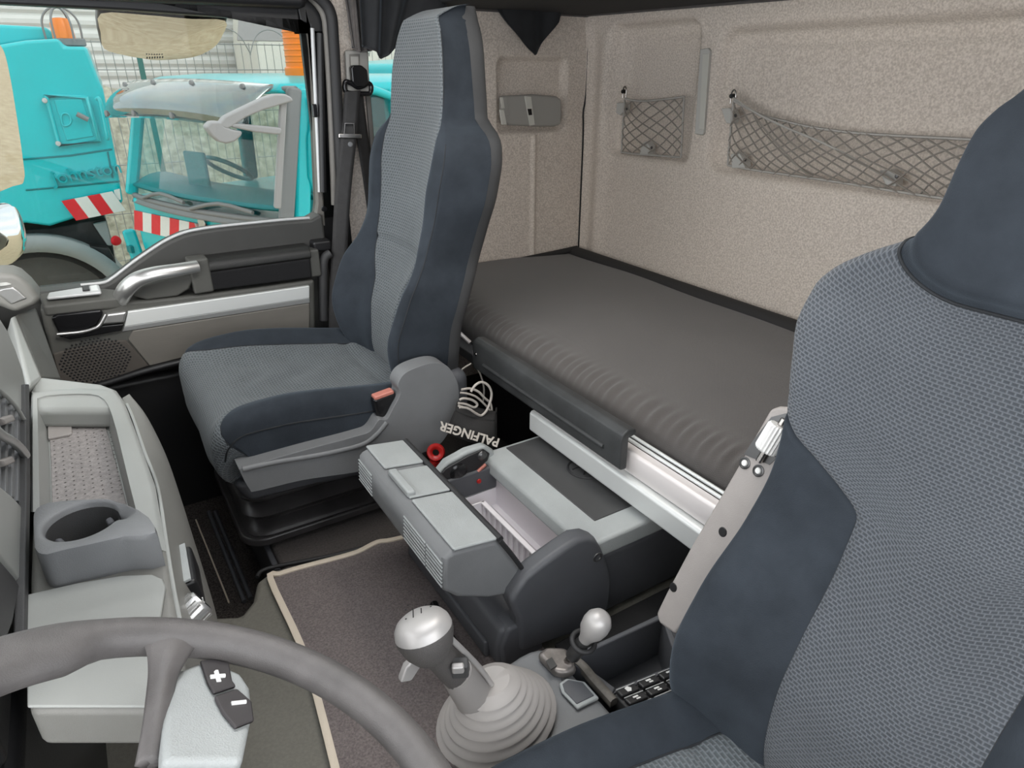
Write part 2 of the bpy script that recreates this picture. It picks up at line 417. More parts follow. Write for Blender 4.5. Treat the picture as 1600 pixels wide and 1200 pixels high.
# the groove strip of the footwell carpet and sill ribs
tube('carpet_seam', [W(306, 812, 'Z', -.147), W(358, 942, 'Z', -.147)], .0022, 'trim_beige', fw, sm=1)
for a, b in (((336, 800), (392, 935)), ((326, 800), (382, 940))):
    tube('sill_rib', [W(*a, 'Z', -.143), W(*b, 'Z', -.143)], .006, 'plastic_slate', fw, sm=1)
struct(box('floor_shade_panel', (.58, .60, FZ), (1.0, .775, FZ + .012), 'headliner', bevel=.004))  # black panel standing in for the shade between cool box and console
# floor mat with a stitched beige border
matp = [(424, 911), (438, 903), (470, 893), (520, 880), (560, 868), (590, 853), (615, 849), (640, 849), (700, 960), (760, 1060), (700, 1190), (520, 1210), (498, 1100), (470, 1012)]
fm = thing('floor_mat', W(560, 960, 'Z', FZ), 'taupe carpet floor mat with beige edge binding between the seats', 'floor mat')
mp = [W(x, y, 'Z', FZ + .001) for x, y in matp]
mp[7] = Vector((.56, mp[7].y, FZ + .001)); mp[8] = Vector((.56, .95, FZ + .001)); mp[9] = Vector((.56, .62, FZ + .001)); mp[10] = Vector((.35, .56, FZ + .001)); mp[11] = Vector((.12, .60, FZ + .001))
prism('carpet', mp, (0, 0, .010), 'mat_carpet', fm, bevel=.003)
bd = [mp[i] + Vector((0, 0, .011)) for i in (11, 12, 13, 0, 1, 2, 3, 4, 5, 6, 7)]
sweep('edge_binding', bd, [(-.003, -.0065), (.002, -.0065), (.003, -.003), (.003, .003), (.002, .0065), (-.003, .0065)], 'trim_beige', fm, sm=4, up=(0, 0, 1))

# rear wall with two pressed recesses
def rear_wall():
    a1, b1 = W(957, 45, 'X', RX), W(1074, 258, 'X', RX)
    a2, b2 = W(1126, 40, 'X', RX), W(1126, 272, 'X', RX)
    r1 = ((a1.y + b1.y) / 2, (a1.z + b1.z) / 2 + .005, abs(a1.y - b1.y), abs(a1.z - b1.z) + .02, .045)
    y2a, y2b = a2.y, .05
    r2 = ((y2a + y2b) / 2, (1.20 + b2.z) / 2, y2a - y2b, 1.20 - b2.z, .06)
    def f(u, v):
        y = NY + (DY + .012 - NY) * u; z = .2 + 1.12 * v
        x = RX
        for (cx, cz, w, h, rr), d in ((r1, .040), (r2, .042)):
            s = sdf_rr(y, z, cx, cz, w, h, rr)
            x += d * sstep(.003, -.018, s)
            s2 = sdf_rr(y, z, cx - .012, cz - .012, w - .075, h - .075, rr * .7)
            x += .009 * sstep(.003, -.006, s2)
        x -= .028 * math.exp(-((y - 2.005) / .035) ** 2) * sstep(1.24, 1.15, z) * .6     # swelling next to the corner
        x -= .010 * sstep(1.15, 1.25, z)
        x -= .05 * sstep(DY - .03, DY + .012, y) * .4
        return (x, y, z)
    return struct(sheet('wall_rear', f, 230, 120, 'fleece', uvm=False)), r1, r2
wall_rear, REC1, REC2 = rear_wall()

# passenger side wall behind the door: recess, rib, opening for the quarter window
WX0, WX1, WZ0, WZ1 = W(574, 150, 'Y', DY).x, 1.07, .70, 1.17
def side_wall():
    a, b = W(776, 88, 'Y', DY), W(884, 206, 'Y', DY)
    rc = ((a.x + b.x) / 2, (a.z + b.z) / 2, b.x - a.x, a.z - b.z, .03)
    rx = W(834, 210, 'Y', DY).x
    def surf(x, z):
        y = DY
        s = sdf_rr(x, z, *rc); y += .026 * sstep(.002, -.016, s)
        y -= .011 * math.exp(-((x - rx) / .008) ** 2) * sstep(b.z + .005, b.z - .02, z)
        y -= .02 * math.exp(-((x - 1.60) / .03) ** 2) * 0
        return y
    G = []
    x00 = W(527, 150, 'Y', DY).x
    def patch(xa, xb, za, zb, nu, nv):
        G.append(grid_geo(lambda u, v: ((lambda x, z: (x, surf(x, z), z))(xa + (xb - xa) * u, za + (zb - za) * v)), nu, nv))
    patch(x00, WX0, -.25, 1.6, 4, 40); patch(WX0, WX1, -.25, WZ0, 4, 4); patch(WX0, WX1, WZ1, 1.6, 4, 4); patch(WX1, RX + .02, -.25, 1.6, 110, 240)
    V, F = merge_parts(G)
    return struct(finish('wall_right', V, F, 'fleece', angle=180))
wall_right = side_wall()
# quarter window: frame and pane
w2 = thing('window_2', (WX0, DY, WZ0), kind='structure')
ring = [(WX0, DY - .004, WZ0), (WX1, DY - .004, WZ0), (WX1, DY - .004, WZ1), (WX0, DY - .004, WZ1)]
sweep('window_frame', ring, [(-.006, -.008), (.05, -.008), (.05, .008), (-.006, .008)], 'pillar', w2, sm=1, closed=True, up=(0, 1, 0), bevel=.003)
box('pane', (WX0, DY + .03, WZ0), (WX1, DY + .034, WZ1), 'window_glass', w2, bevel=0)
# corner seam cord between side and rear wall
tube('trim_1', [(RX - .016, DY - .002, .42), (RX - .016, DY - .002, .85), (RX - .02, DY - .002, .95), (RX - .012, DY - .002, 1.02), (RX - .012, DY - .002, 1.27)], .003, 'headliner')
bpy.data.objects['trim_1']['kind'] = 'structure'
# roof, dark overhead locker above the bunk, header, front and driver side
def roof():
    """roof lining with an unseen opening over the seats, added for daylight"""
    hx0, hx1, hy0, hy1 = -.15, .62, .45, 1.45; G = []  # hatch opening is out of view, added to bring daylight into the cab
    for (x0, y0, x1, y1) in ((-.78, NY, RX, hy0), (-.78, hy1, RX, DY + .05), (-.78, hy0, hx0, hy1), (hx1, hy0, RX, hy1)):
        V = [Vector((x, y, z)) for z in (1.62, 1.65) for x, y in ((x0, y0), (x1, y0), (x1, y1), (x0, y1))]
        G.append((V, [(0, 3, 2, 1), (4, 5, 6, 7), (0, 1, 5, 4), (1, 2, 6, 5), (2, 3, 7, 6), (3, 0, 4, 7)]))
    V, F = merge_parts(G); return struct(finish('ceiling', V, F, 'headliner', smooth=False))
roof()
lk = thing('ceiling_locker', (1.3, .9, 1.26), kind='structure')
box('locker_front', (.98, NY, 1.40), (1.00, DY, 1.62), 'headliner', lk, bevel=.01)
hexa('locker_floor', [(1.0, NY, 1.262), (RX, NY, 1.248), (RX, DY + .01, 1.262), (1.0, DY + .01, 1.268), (1.0, NY, 1.40), (RX, NY, 1.40), (RX, DY + .01, 1.40), (1.0, DY + .01, 1.40)], 'headliner', lk, bevel=.006)
box('locker_rail', (.985, NY, 1.285), (1.0, DY, 1.31), 'plastic_charcoal', lk, bevel=.004)
tube('locker_piping', [(RX - .028, DY, 1.262), (RX - .028, .9, 1.25), (RX - .028, NY, 1.242)], .004, 'curtain_grey', lk, sm=3)
tube('locker_piping', [(1.02, DY - .006, 1.264), (RX - .02, DY - .006, 1.260)], .004, 'curtain_grey', lk, sm=3)
struct(box('wall_front', (-.80, NY, -.27), (-.76, DY + .05, .50), 'plastic_charcoal', bevel=0))
struct(box('trim_header', (-.74, NY, 1.42), (-.62, DY, 1.62), 'headliner', bevel=.02))
struct(box('wall_left', (.70, NY - .03, -.27), (RX, NY, 1.62), 'fleece', bevel=0))
d2 = thing('door_2', (0, NY - .03, -.25), kind='structure')  # unseen driver door, put in shut to cut the light from that side
box('door_panel', (-.70, NY - .06, -.27), (.70, NY, .50), 'door_dark', d2, bevel=.01)
box('door_top_rail', (-.70, NY - .06, 1.38), (.70, NY, 1.62), 'plastic_black', d2, bevel=.01)
struct(box('trim_under_bunk', (1.18, NY, -.02), (1.20, DY, .30), 'carpet_dark', bevel=0))

# ------------------------------------------------------------------ passenger door
door = thing('door_1', (.1, DY, -.2), kind='structure')
PY = 2.07
def P(x, y, Y=PY): return W(x, y, 'Y', Y)
sill_px = [(486, 344), (440, 347.5), (386, 353), (340, 358), (310, 362.5), (287, 368), (264, 378), (244, 390), (212, 412), (190, 429), (178, 438), (163, 446), (127, 450), (62, 457)]
sill = [P(*q) for q in sill_px]
front_low = Vector((-.62, PY, sill[-1].z + .005))
# lower door panel, outline follows the dropped window sill
xr = P(512, 400).x
outline = [Vector((xr, PY, P(515, 340).z + .01)), Vector((P(500, 340).x, PY, sill[0].z + .012))] + sill + [front_low, Vector((-.62, PY, -.22)), Vector((xr, PY, -.22))]
prism('door_panel', outline, (0, .08, 0), 'door_dark', door, bevel=.012, seg=3)
# window frame: top rail, rear post with chrome channel
top_px = [(0, 6), (200, 16), (400, 30), (470, 35)]
tp = [P(*q, 2.10) for q in top_px]
tp = [Vector((-.62, 2.10, tp[0].z + .03))] + tp
up_pts = tp + [Vector((P(486, 45, 2.10).x, 2.10, tp[-1].z - .02)), Vector((xr + .01, 2.10, tp[-1].z - .02)), Vector((xr + .01, 2.10, 1.40)), Vector((-.62, 2.10, 1.40))]
prism('window_top_rail', up_pts, (0, .05, 0), 'plastic_black', door, bevel=.008)
box('roof_lining_edge', (-.62, 2.04, tp[-1].z + .03), (xr + .02, 2.10, 1.42), 'plastic_black', door, bevel=.02)
post = [P(484, 44, 2.10), P(490, 150, 2.10), P(497, 318, 2.10), P(495, 334, 2.10), P(486, 345, 2.10)]
rp = post + [Vector((xr + .012, 2.10, post[-1].z - .02)), Vector((xr + .03, 2.10, 1.0)), Vector((xr + .03, 2.10, tp[-1].z + .01))]
prism('window_post', rp, (0, .05, 0), 'pillar', door, bevel=.008)
box('frame_filler', (P(487, 200, 2.13).x, 2.128, -.15), (W(574, 150, 'Y', 2.13).x + .01, 2.145, 1.45), 'plastic_black', door, bevel=0)
prism('corner_gusset', [P(470, 33, 2.10), P(484, 37, 2.10), P(487, 50, 2.10), P(520, 50, 2.10), P(520, -60, 2.10), P(450, -60, 2.10)], (0, .03, 0), 'plastic_black', door, bevel=.003)
tube('window_channel', [P(488, 44, 2.095), P(493, 150, 2.095), P(499.5, 300, 2.095)], .006, 'silver_matt', door)
tube('window_channel', [P(500, 52, 2.085), P(502, 150, 2.085), P(505, 300, 2.085)], .010, 'plastic_black', door)
box('channel_clip', P(491, 173, 2.085) - Vector((.006, .006, .018)), P(491, 173, 2.085) + Vector((.008, .006, .018)), 'gloss_black', door, bevel=.003)
lathe('post_screw', [(0, .006), (.008, .005), (.009, 0)], P(506, 326, 2.065), (0, -1, 0), 'gloss_black', door, n=12)
# rubber seal of the door opening
sl = [P(486, -14, 2.06), P(505, 2, 2.06), P(517, 22, 2.06), P(521, 60, 2.06), P(527, 165, 2.06), P(535, 330, 2.06), P(536, 420, 2.06)]
tube('door_seal', sl, .016, 'rubber', door, n=10)
sl2 = [P(478, -10, 2.08), P(496, 6, 2.08), P(507, 26, 2.08), P(511, 60, 2.08), P(517, 165, 2.08), P(523, 320, 2.08)]
tube('door_seal', sl2, .011, 'pillar', door, n=10)
# bright window-sill bead
tube('sill_bead', [v + Vector((0, .015, .004)) for v in sill[:-1]], .0045, 'silver_matt', door)
# pane
gp = [Vector((-.62, 2.125, sill[-1].z - .02))] + [Vector((v.x, 2.125, v.z - .01)) for v in sill[::-1]] + [Vector((post[0].x + .02, 2.125, post[-1].z)), Vector((post[0].x + .02, 2.125, tp[-1].z + .02)), Vector((-.62, 2.125, tp[0].z + .03))]
prism('window_pane', gp, (0, .004, 0), 'window_glass', door, bevel=0, smooth=False)
# armrest pad: rounded leather roll above a dark cloth panel
AY = 2.0
def A(x, y): return W(x, y, 'Y', AY)
pad_l, pad_r = (316, 425), (487, 402)
def pad():
    l0, r0 = A(*pad_l), A(*pad_r)
    prof = [(0, 0), (.0, .012), (.006, .022), (.016, .028), (.03, .03), (.075, .03)]
    pts = [Vector((l0.x, AY + dy, l0.z + dz)) for dy, dz in prof] + [Vector((l0.x, AY + .08, l0.z - .02)), Vector((l0.x, AY + .004, l0.z - .004))]
    V = pts + [v + (r0 - l0) for v in pts]; n = len(pts)
    F = [tuple(range(n)), tuple(range(2 * n - 1, n - 1, -1))] + [(i, n + i, n + (i + 1) % n, (i + 1) % n) for i in range(n)]
    o = finish('armrest_pad', V, F, 'pad_leather', door, bevel=.003)
    c = [A(318, 427), A(485, 404), A(488, 434), A(311, 457)]
    prism('armrest_cloth', c, (0, .06, 0), 'pad_cloth', door, bevel=.006, seg=3)
pad()
box('pad_bracket', A(304, 460) + Vector((.0, -.003, 0)), A(318, 404) + Vector((.012, .06, 0)), 'door_mid', door, bevel=.006)
box('pad_bracket', A(486, 436) + Vector((.006, .012, 0)), A(490, 392) + Vector((.02, .06, 0)), 'door_mid', door, bevel=.006)
# shelf under the pads: the armrest body with the switch panel on top
BY = 2.005
def B(x, y): return W(x, y, 'Y', BY)
body = [B(62, 482), B(100, 478), B(160, 472), B(230, 469), B(300, 462), B(400, 450), B(492, 437), B(494, 520), B(420, 535), B(330, 555), B(250, 572), B(232, 575), B(160, 597), B(95, 612), B(80, 560)]
prism('armrest_body', body, (0, .065, 0), 'door_mid', door, bevel=.01, seg=3)
swt = [B(70, 473), B(72, 470), B(166, 453), B(168, 466), B(150, 471), B(75, 479)]
top = [W(66, 478, 'Y', 2.0), W(168, 466, 'Y', 2.0), W(205, 463, 'Y', 2.01), W(185, 452, 'Y', 2.05), W(160, 448, 'Y', 2.06), W(60, 458, 'Y', 2.06)]
prism('switch_shelf', top, (0, .0, -.03), 'door_mid', door, bevel=.008, seg=3)
sp = [W(74, 471, 'Y', 2.012), W(160, 462, 'Y', 2.012), W(156, 450, 'Y', 2.05), W(78, 463, 'Y', 2.05)]
plq = prism('switch_plate', [v + Vector((0, 0, .002)) for v in sp], (0, 0, .009), 'silver_matt', door, bevel=.004)
q0, q1 = sp[0].lerp(sp[1], .66), sp[0].lerp(sp[1], .80)
w0, w1 = sp[3].lerp(sp[2], .66), sp[3].lerp(sp[2], .80)
prism('window_switch', [v + Vector((0, 0, .006)) for v in (q0.lerp(w0, .25), q1.lerp(w1, .25), q1.lerp(w1, .95), q0.lerp(w0, .95))], (0, 0, .009), 'gloss_black', plq, bevel=.002)
q0, q1 = sp[0].lerp(sp[1], .81), sp[0].lerp(sp[1], .96); w0, w1 = sp[3].lerp(sp[2], .81), sp[3].lerp(sp[2], .96)
prism('window_switch', [v + Vector((0, 0, .006)) for v in (q0.lerp(w0, .25), q1.lerp(w1, .25), q1.lerp(w1, .95), q0.lerp(w0, .95))], (0, 0, .006), 'aluminium', plq, bevel=.002)
# grab handle: silver bow with a grey recess behind it
hp = [W(189, 466, 'Y', 2.02), W(197, 452, 'Y', 1.99), W(214, 437, 'Y', 1.975), W(240, 428, 'Y', 1.97), W(275, 422, 'Y', 1.975), W(309, 416, 'Y', 1.99)]
tube('grab_handle', hp, .021, 'silver', door, n=14, scale=[1.15, 1.1, 1.0, .92, .86, .82], ry=.015)
prism('handle_recess', [B(207, 463), B(222, 447), B(246, 440), B(300, 430), B(303, 436), B(296, 452), B(278, 463), B(230, 469)], (0, .05, 0), 'door_mid', door, bevel=.012, seg=3)
# silver strip and taupe panel, bevelled lower lip
st = [W(200, 487, 'Y', 1.995), W(484, 446.5, 'Y', 1.995), W(484, 466, 'Y', 1.995), W(194, 511, 'Y', 1.995)]
prism('trim_strip', st, (0, .02, 0), 'aluminium', door, bevel=.003)
st2 = [W(194, 511, 'Y', 1.995), W(484, 466, 'Y', 1.995), W(484, 473, 'Y', 2.002), W(191, 518, 'Y', 2.002)]
prism('trim_strip_lip', st2, (0, .02, 0), 'silver_matt', door, bevel=.001)
tp2 = [W(208, 517, 'Y', 2.0), W(484, 474, 'Y', 2.0), W(484, 515, 'Y', 2.0), W(330, 548, 'Y', 2.0), W(234, 572, 'Y', 2.0), W(200, 531, 'Y', 2.0)]
prism('door_insert', tp2, (0, .02, 0), 'door_taupe', door, bevel=.003)
# speaker grille panel with a field of small raised dots
spk = [W(82, 553, 'Y', 2.0), W(165, 533, 'Y', 2.0), W(198, 532, 'Y', 2.0), W(233, 572, 'Y', 2.0), W(162, 597, 'Y', 2.0), W(98, 615, 'Y', 2.0)]
grille = prism('speaker_panel', spk, (0, .02, 0), 'speaker_mesh', door, bevel=.004)
sc_ = W(150, 563, 'Y', 1.999)
G = []
for i in range(-9, 10):
    for j in range(-9, 10):
        dx, dz = (i + .5 * (j % 2)) * .0095, j * .0075
        if (dx / .085) ** 2 + (dz / .062) ** 2 < 1:
            c = Vector((sc_.x + dx, 1.999, sc_.z + dz)); r_ = .0030
            G.append(([c + Vector((r_ * math.cos(a), 0, r_ * math.sin(a))) for a in (0, 1.05, 2.09, 3.14, 4.19, 5.24)] + [c + Vector((0, -.0015, 0))], [(k, (k + 1) % 6, 6) for k in range(6)]))
V, F = merge_parts(G); gd = finish('grille_dots', V, F, 'plastic_black', grille); gd['kind'] = 'stuff'
# door opener: dark pocket and silver lever
pk = [W(80, 497, 'Y', 1.996), W(88, 491, 'Y', 1.996), W(158, 484, 'Y', 1.996), W(162, 490, 'Y', 1.996), W(152, 508, 'Y', 1.996), W(135, 516, 'Y', 1.996), W(92, 522, 'Y', 1.996)]
opener = prism('opener_pocket', pk, (0, .03, 0), 'gloss_black', door, bevel=.006)
lv = [W(166, 491, 'Y', 1.99), W(199, 487, 'Y', 1.99), W(194, 505, 'Y', 1.99), W(158, 508, 'Y', 1.99)]
prism('opener_lever', lv, (0, .018, 0), 'silver', opener, bevel=.006, seg=3)
tube('opener_edge', [W(89, 522.5, 'Y', 1.992), W(125, 519, 'Y', 1.992), W(145, 514, 'Y', 1.992), W(156, 508, 'Y', 1.992), W(166, 491, 'Y', 1.992)], .0045, 'silver', opener)
lip = [W(156, 510, 'Y', 1.993), W(194, 506, 'Y', 1.993), W(190, 517, 'Y', 1.993), W(110, 531, 'Y', 1.993), W(92, 526, 'Y', 1.993), W(130, 520, 'Y', 1.993)]
prism('opener_lip', lip, (0, .02, 0), 'gloss_black', opener, bevel=.003)
# bottom pocket edge
bt = [B(232, 578), B(330, 557), B(490, 523)]
tube('pocket_edge', [W(96, 617, 'Y', 1.995), W(162, 600, 'Y', 1.995), W(233, 578, 'Y', 1.995), W(330, 555, 'Y', 1.995), W(490, 520, 'Y', 1.995)], .010, 'plastic_black', door)
box('door_pocket', (-.45, 2.03, -.2), (xr - .03, 2.07, .30), 'plastic_black', door, bevel=.02)
# door check recess and belt-side strip behind the door edge
box('door_edge_block', P(491, 395, 2.03), P(508, 376, 2.03) + Vector((.02, .05, 0)), 'plastic_black', door, bevel=.008)
tube('door_edge_tube', [P(516, 396, 2.03), P(507, 404, 2.03), P(505, 430, 2.03), P(506, 500, 2.03)], .014, 'plastic_charcoal', door)
# ------------------------------------------------------------------ seats
CZ = [.33, .42, .50, .57, .68, .81, .91, .98, 1.09, 1.20]
CX = [.617, .604, .612, .636, .682, .712, .732, .744, .752, .766]
SHAPE = {
 'passenger': dict(
  z=[.33, .36, .40, .46, .55, .62, .67, .74, .82, .88, .93, .96, .985, 1.03, 1.10, 1.165, 1.20],
  wf=[.16, .185, .205, .218, .228, .228, .208, .186, .186, .195, .190, .172, .160, .158, .148, .124, .096],
  wb=[.17, .20, .222, .232, .232, .222, .212, .222, .242, .244, .230, .195, .145, .134, .116, .090, .070]),
 'driver': dict(
  z=[.31, .38, .46, .57, .67, .76, .83, .89, .945, .98, 1.005, 1.03, 1.065, 1.10, 1.135, 1.167, 1.187, 1.20],
  wf=[.240, .250, .248, .240, .228, .220, .226, .240, .252, .250, .234, .200, .142, .126, .123, .118, .106, .092],
  wb=[.235, .245, .245, .238, .224, .215, .220, .234, .248, .246, .230, .196, .140, .122, .116, .108, .094, .080])}
BZ_ = [.33, .42, .50, .60, .68, .76, .86, .93, .99, 1.2]
BB_ = [.030, .055, .070, .068, .046, .034, .038, .030, .010, .006]
PK = [0, .22, .46, .60, .74, .86, .94, 1.0]
def back_pt(p, z, yc, dx, seam=None, roll=0.0, side=1, groove=.007, kind='passenger', dz=0.0):
    """front skin of the backrest; p 0 middle .. 1 outer rear edge"""
    S_ = SHAPE[kind]; wf, wb = cubic(S_['z'], S_['wf'], z), cubic(S_['z'], S_['wb'], z); b = cubic(BZ_, BB_, z) * (1 if kind == 'passenger' else .7)
    y = cubic(PK, [0, .28 * wf, .58 * wf, .76 * wf, .92 * wf, .5 * (wf + wb) * 1.0, .25 * wf + .75 * wb, wb], p)
    hd = sstep(.95, 1.02, z)
    d = cubic(PK, [0, -.05 * b, -.30 * b, -.62 * b, -b, -.75 * b + .012 * hd, .022 + .018 * hd, .085], p)
    if seam is not None: d += groove * math.exp(-((p - seam) / .022) ** 2)
    if kind == 'passenger': d += .008 * math.exp(-((z - .675) / .007) ** 2) * sstep(.60, .50, p)
    x = cubic(CZ, CX, z) + d + dx
    if roll: x = x * (1 - roll) + (cubic(CZ, CX, 1.2) + .085 + dx) * roll; z = z + .028 * math.sin(min(1, roll) * math.pi / 2)
    return Vector((x, yc + side * y, z + dz))
def rows_z(z0, z1, n): return [z0 + (z1 - z0) * i / n for i in range(n + 1)]
def skin_patch(name, Pf, nu, nv, material, parent, flip=False, **k):
    V, F = grid_geo(Pf, nu, nv)
    if flip: F = [tuple(reversed(q)) for q in F]
    return finish(name, V, F, material, parent, uv=metric_uv(V, nu, nv), angle=180, **k)

def make_backrest(seat, yc, dx, kind, dz=0.0):
    zt = 1.20
    if kind == 'passenger':
        seam = lambda z: cubic([.33, .36, .45, .57, .62, .68, .74, .81, .93, 1.0, 1.2], [.36, .35, .28, .32, .42, .54, .60, .62, .66, .76, .78], z)
    else:
        seam = lambda z: float(np.interp(z, [.33, .48, .62, .735, .745, .84, .86], [.31, .33, .35, .375, .39, .90, .955]))
    o0 = Vector((.68 + dx, yc, .33 + dz))
    b = thing('backrest', o0); b.parent = seat; b.location = o0 - ORG[seat.name]
    bp = lambda *a: back_pt(*a, kind=kind, dz=dz)
    hb = lambda s0: 1.0 + .055 * sstep(.25, .9, s0)          # driver: lower edge of the velour head part
    def row(v, top):       # v 0..1 up the skin, the last part rolls over the top
        if v < .92: return .33 + (top - .33) * v / .92, 0.0
        return top, (v - .92) / .08
    def ins(u, v):
        s = (u - .5) * 2; side = 1 if s >= 0 else -1; s0 = abs(s)
        if kind == 'passenger':
            z, rl = row(v, zt); sm = seam(z); return bp(s0 * sm, z, yc, dx, sm, rl, side, .007)
        z = .33 + (hb(s0) - .33) * v; sm = seam(z); return bp(s0 * sm, z, yc, dx, sm, 0, side, .005)
    skin_patch('centre_panel', ins, 48, 90, 'seat_fabric' if kind == 'passenger' else 'seat_fabric_wide', b, flip=True)
    for side in (-1, 1):
        def bol(u, v, side=side):
            if kind == 'passenger': z, rl = row(v, zt)
            else: z, rl = .33 + (hb(1) - .33) * v, 0
            sm = seam(z); return bp(sm + (1 - sm) * u, z, yc, dx, sm, rl, side, .007 if kind == 'passenger' else .005)
        skin_patch('side_bolster', bol, 26, 90, 'velour', b, flip=(side == 1))
        zs = rows_z(.36, 1.17 if kind == 'passenger' else .855, 50)
        tube('seam_piping', [bp(seam(z), z, yc, dx, seam(z), 0, side, .006) for z in zs], .0013, 'seam', b, n=6, sm=1)
        if kind == 'passenger':
            tube('seam_piping', [bp(.86, z, yc, dx, None, 0, side) for z in rows_z(.40, .94, 40)], .0013, 'seam', b, n=6, sm=1)
    if kind == 'passenger':
        tube('cross_seam', [bp(abs(s) * seam(.675), .675, yc, dx, None, 0, 1 if s > 0 else -1) + Vector((.004, 0, 0)) for s in np.linspace(-.97, .97, 31)], .0016, 'seam', b, n=6, sm=1)
    if kind == 'driver':
        def hd(u, v):
            s = (u - .5) * 2; side = 1 if s >= 0 else -1; s0 = abs(s); bot = hb(s0)
            if v < .86: z, rl = bot + (zt - bot) * v / .86, 0
            else: z, rl = zt, (v - .86) / .14
            q = bp(s0 * .999, z, yc, dx, None, rl, side)
            q.x -= .022 * sstep(0, .10, v) * sstep(1.0, .75, s0)
            return q
        skin_patch('head_part', hd, 48, 40, 'velour', b, flip=True)
        tube('seam_piping', [bp(abs(s), hb(abs(s)), yc, dx, None, 0, 1 if s > 0 else -1) + Vector((-.001, 0, 0)) for s in np.linspace(-.96, .96, 41)], .002, 'seam', b, n=6, sm=1)
    # plastic back shell
    S_ = SHAPE[kind]
    def shell(u, v):
        s = (u - .5) * 2; side = 1 if s >= 0 else -1; s0 = abs(s)
        z = .33 + (1.226 - .33) * v
        w = cubic(S_['z'], S_['wb'], min(z, 1.2))
        y = w * 1.01 * math.sin(s0 * math.pi / 2) ** .75
        dd = .132 - .05 * s0 ** 5
        if z > 1.13: dd -= .012 * ((z - 1.13) / .09) ** 2
        return (cubic(CZ, CX, min(z, 1.2)) + dd + dx, yc + side * y, z + dz)
    skin_patch('back_shell', shell, 40, 60, 'seat_shell', b)
    return b

def make_cushion(seat, yc, dx, dz=0.0):
    # path of the middle of the seat top, rear to front, rolling down at the front edge
    PX = [.66, .60, .50, .38, .27, .19, .145, .118, .108, .118, .150]
    PZ = [q + dz for q in (.365, .366, .372, .385, .396, .398, .385, .350, .300, .255, .215)]
    S = np.linspace(0, 1, len(PX))
    def ctr(s): return Vector((cubic(S, PX, s) + dx, yc, cubic(S, PZ, s)))
    def nrm(s):
        a, b = ctr(max(0, s - .02)), ctr(min(1, s + .02)); t = (b - a).normalized(); return Vector((t.z, 0, -t.x)) * (1 if True else 1)
    HW = lambda s: cubic([0, .12, .3, .6, .8, 1], [.235, .25, .265, .262, .235, .20], s)
    K = [0, .30, .52, .66, .76, .86, .93, 1.0]
    KY = [0, .36, .64, .80, .90, .985, 1.0, .985]
    def pt(p, s, side, seam):
        h = HW(s); rise = cubic([0, .15, .35, .55, .68, .78, 1], [.012, .032, .046, .030, .008, -.004, -.01], s)
        drop = cubic([0, .3, .5, .7, .85, 1], [.15, .155, .16, .14, .10, .05], s)
        hh = cubic(K, [-.006, -.003, .25 * rise, .85 * rise, rise, .55 * rise - .008, -.045, -drop], p)
        hh -= .006 * math.exp(-((p - seam) / .02) ** 2)
        # soft creases across the panel
        if p < .55: hh += .0022 * math.sin(s * 55 + 2.2 * math.sin(side * p * 9)) * sstep(.55, .3, p) * sstep(.12, .25, s) * sstep(.55, .4, s) - .006 * math.exp(-((s - .155) / .012) ** 2)
        n = nrm(s); n = n if n.z > -0.2 or n.x < 0 else -n
        return ctr(s) + Vector((0, side * cubic(K, KY, p) * h, 0)) + n * hh
    c = thing('cushion', (.38 + dx, yc, .22 + dz)); c.parent = seat; c.location = Vector((.38 + dx, yc, .22 + dz)) - ORG[seat.name]
    seam = lambda s: cubic([0, .2, .5, .59, .66, .8, 1], [.52, .55, .62, .78, .95, .96, .97], s)
    def ins(u, v):
        t = (u - .5) * 2; sd = 1 if t >= 0 else -1; sm = seam(v); return pt(abs(t) * sm, v, sd, sm)
    skin_patch('seat_panel', ins, 46, 80, 'seat_fabric', c)
    for sd in (-1, 1):
        def bol(u, v, sd=sd):
            sm = seam(v); return pt(sm + (1 - sm) * u, v, sd, sm)
        skin_patch('side_bolster', bol, 26, 80, 'velour', c, flip=(sd == -1))
        tube('seam_piping', [pt(seam(s), s, sd, seam(s)) + nrm(s) * .001 for s in np.linspace(.03, .97, 50)], .0014, 'seam', c, n=6, sm=1)
        # welt along the side of the bolster
        tube('seam_piping', [pt(.90, s, sd, seam(s)) for s in np.linspace(.05, .75, 40)], .002, 'seam', c, n=6, sm=1)
    return c

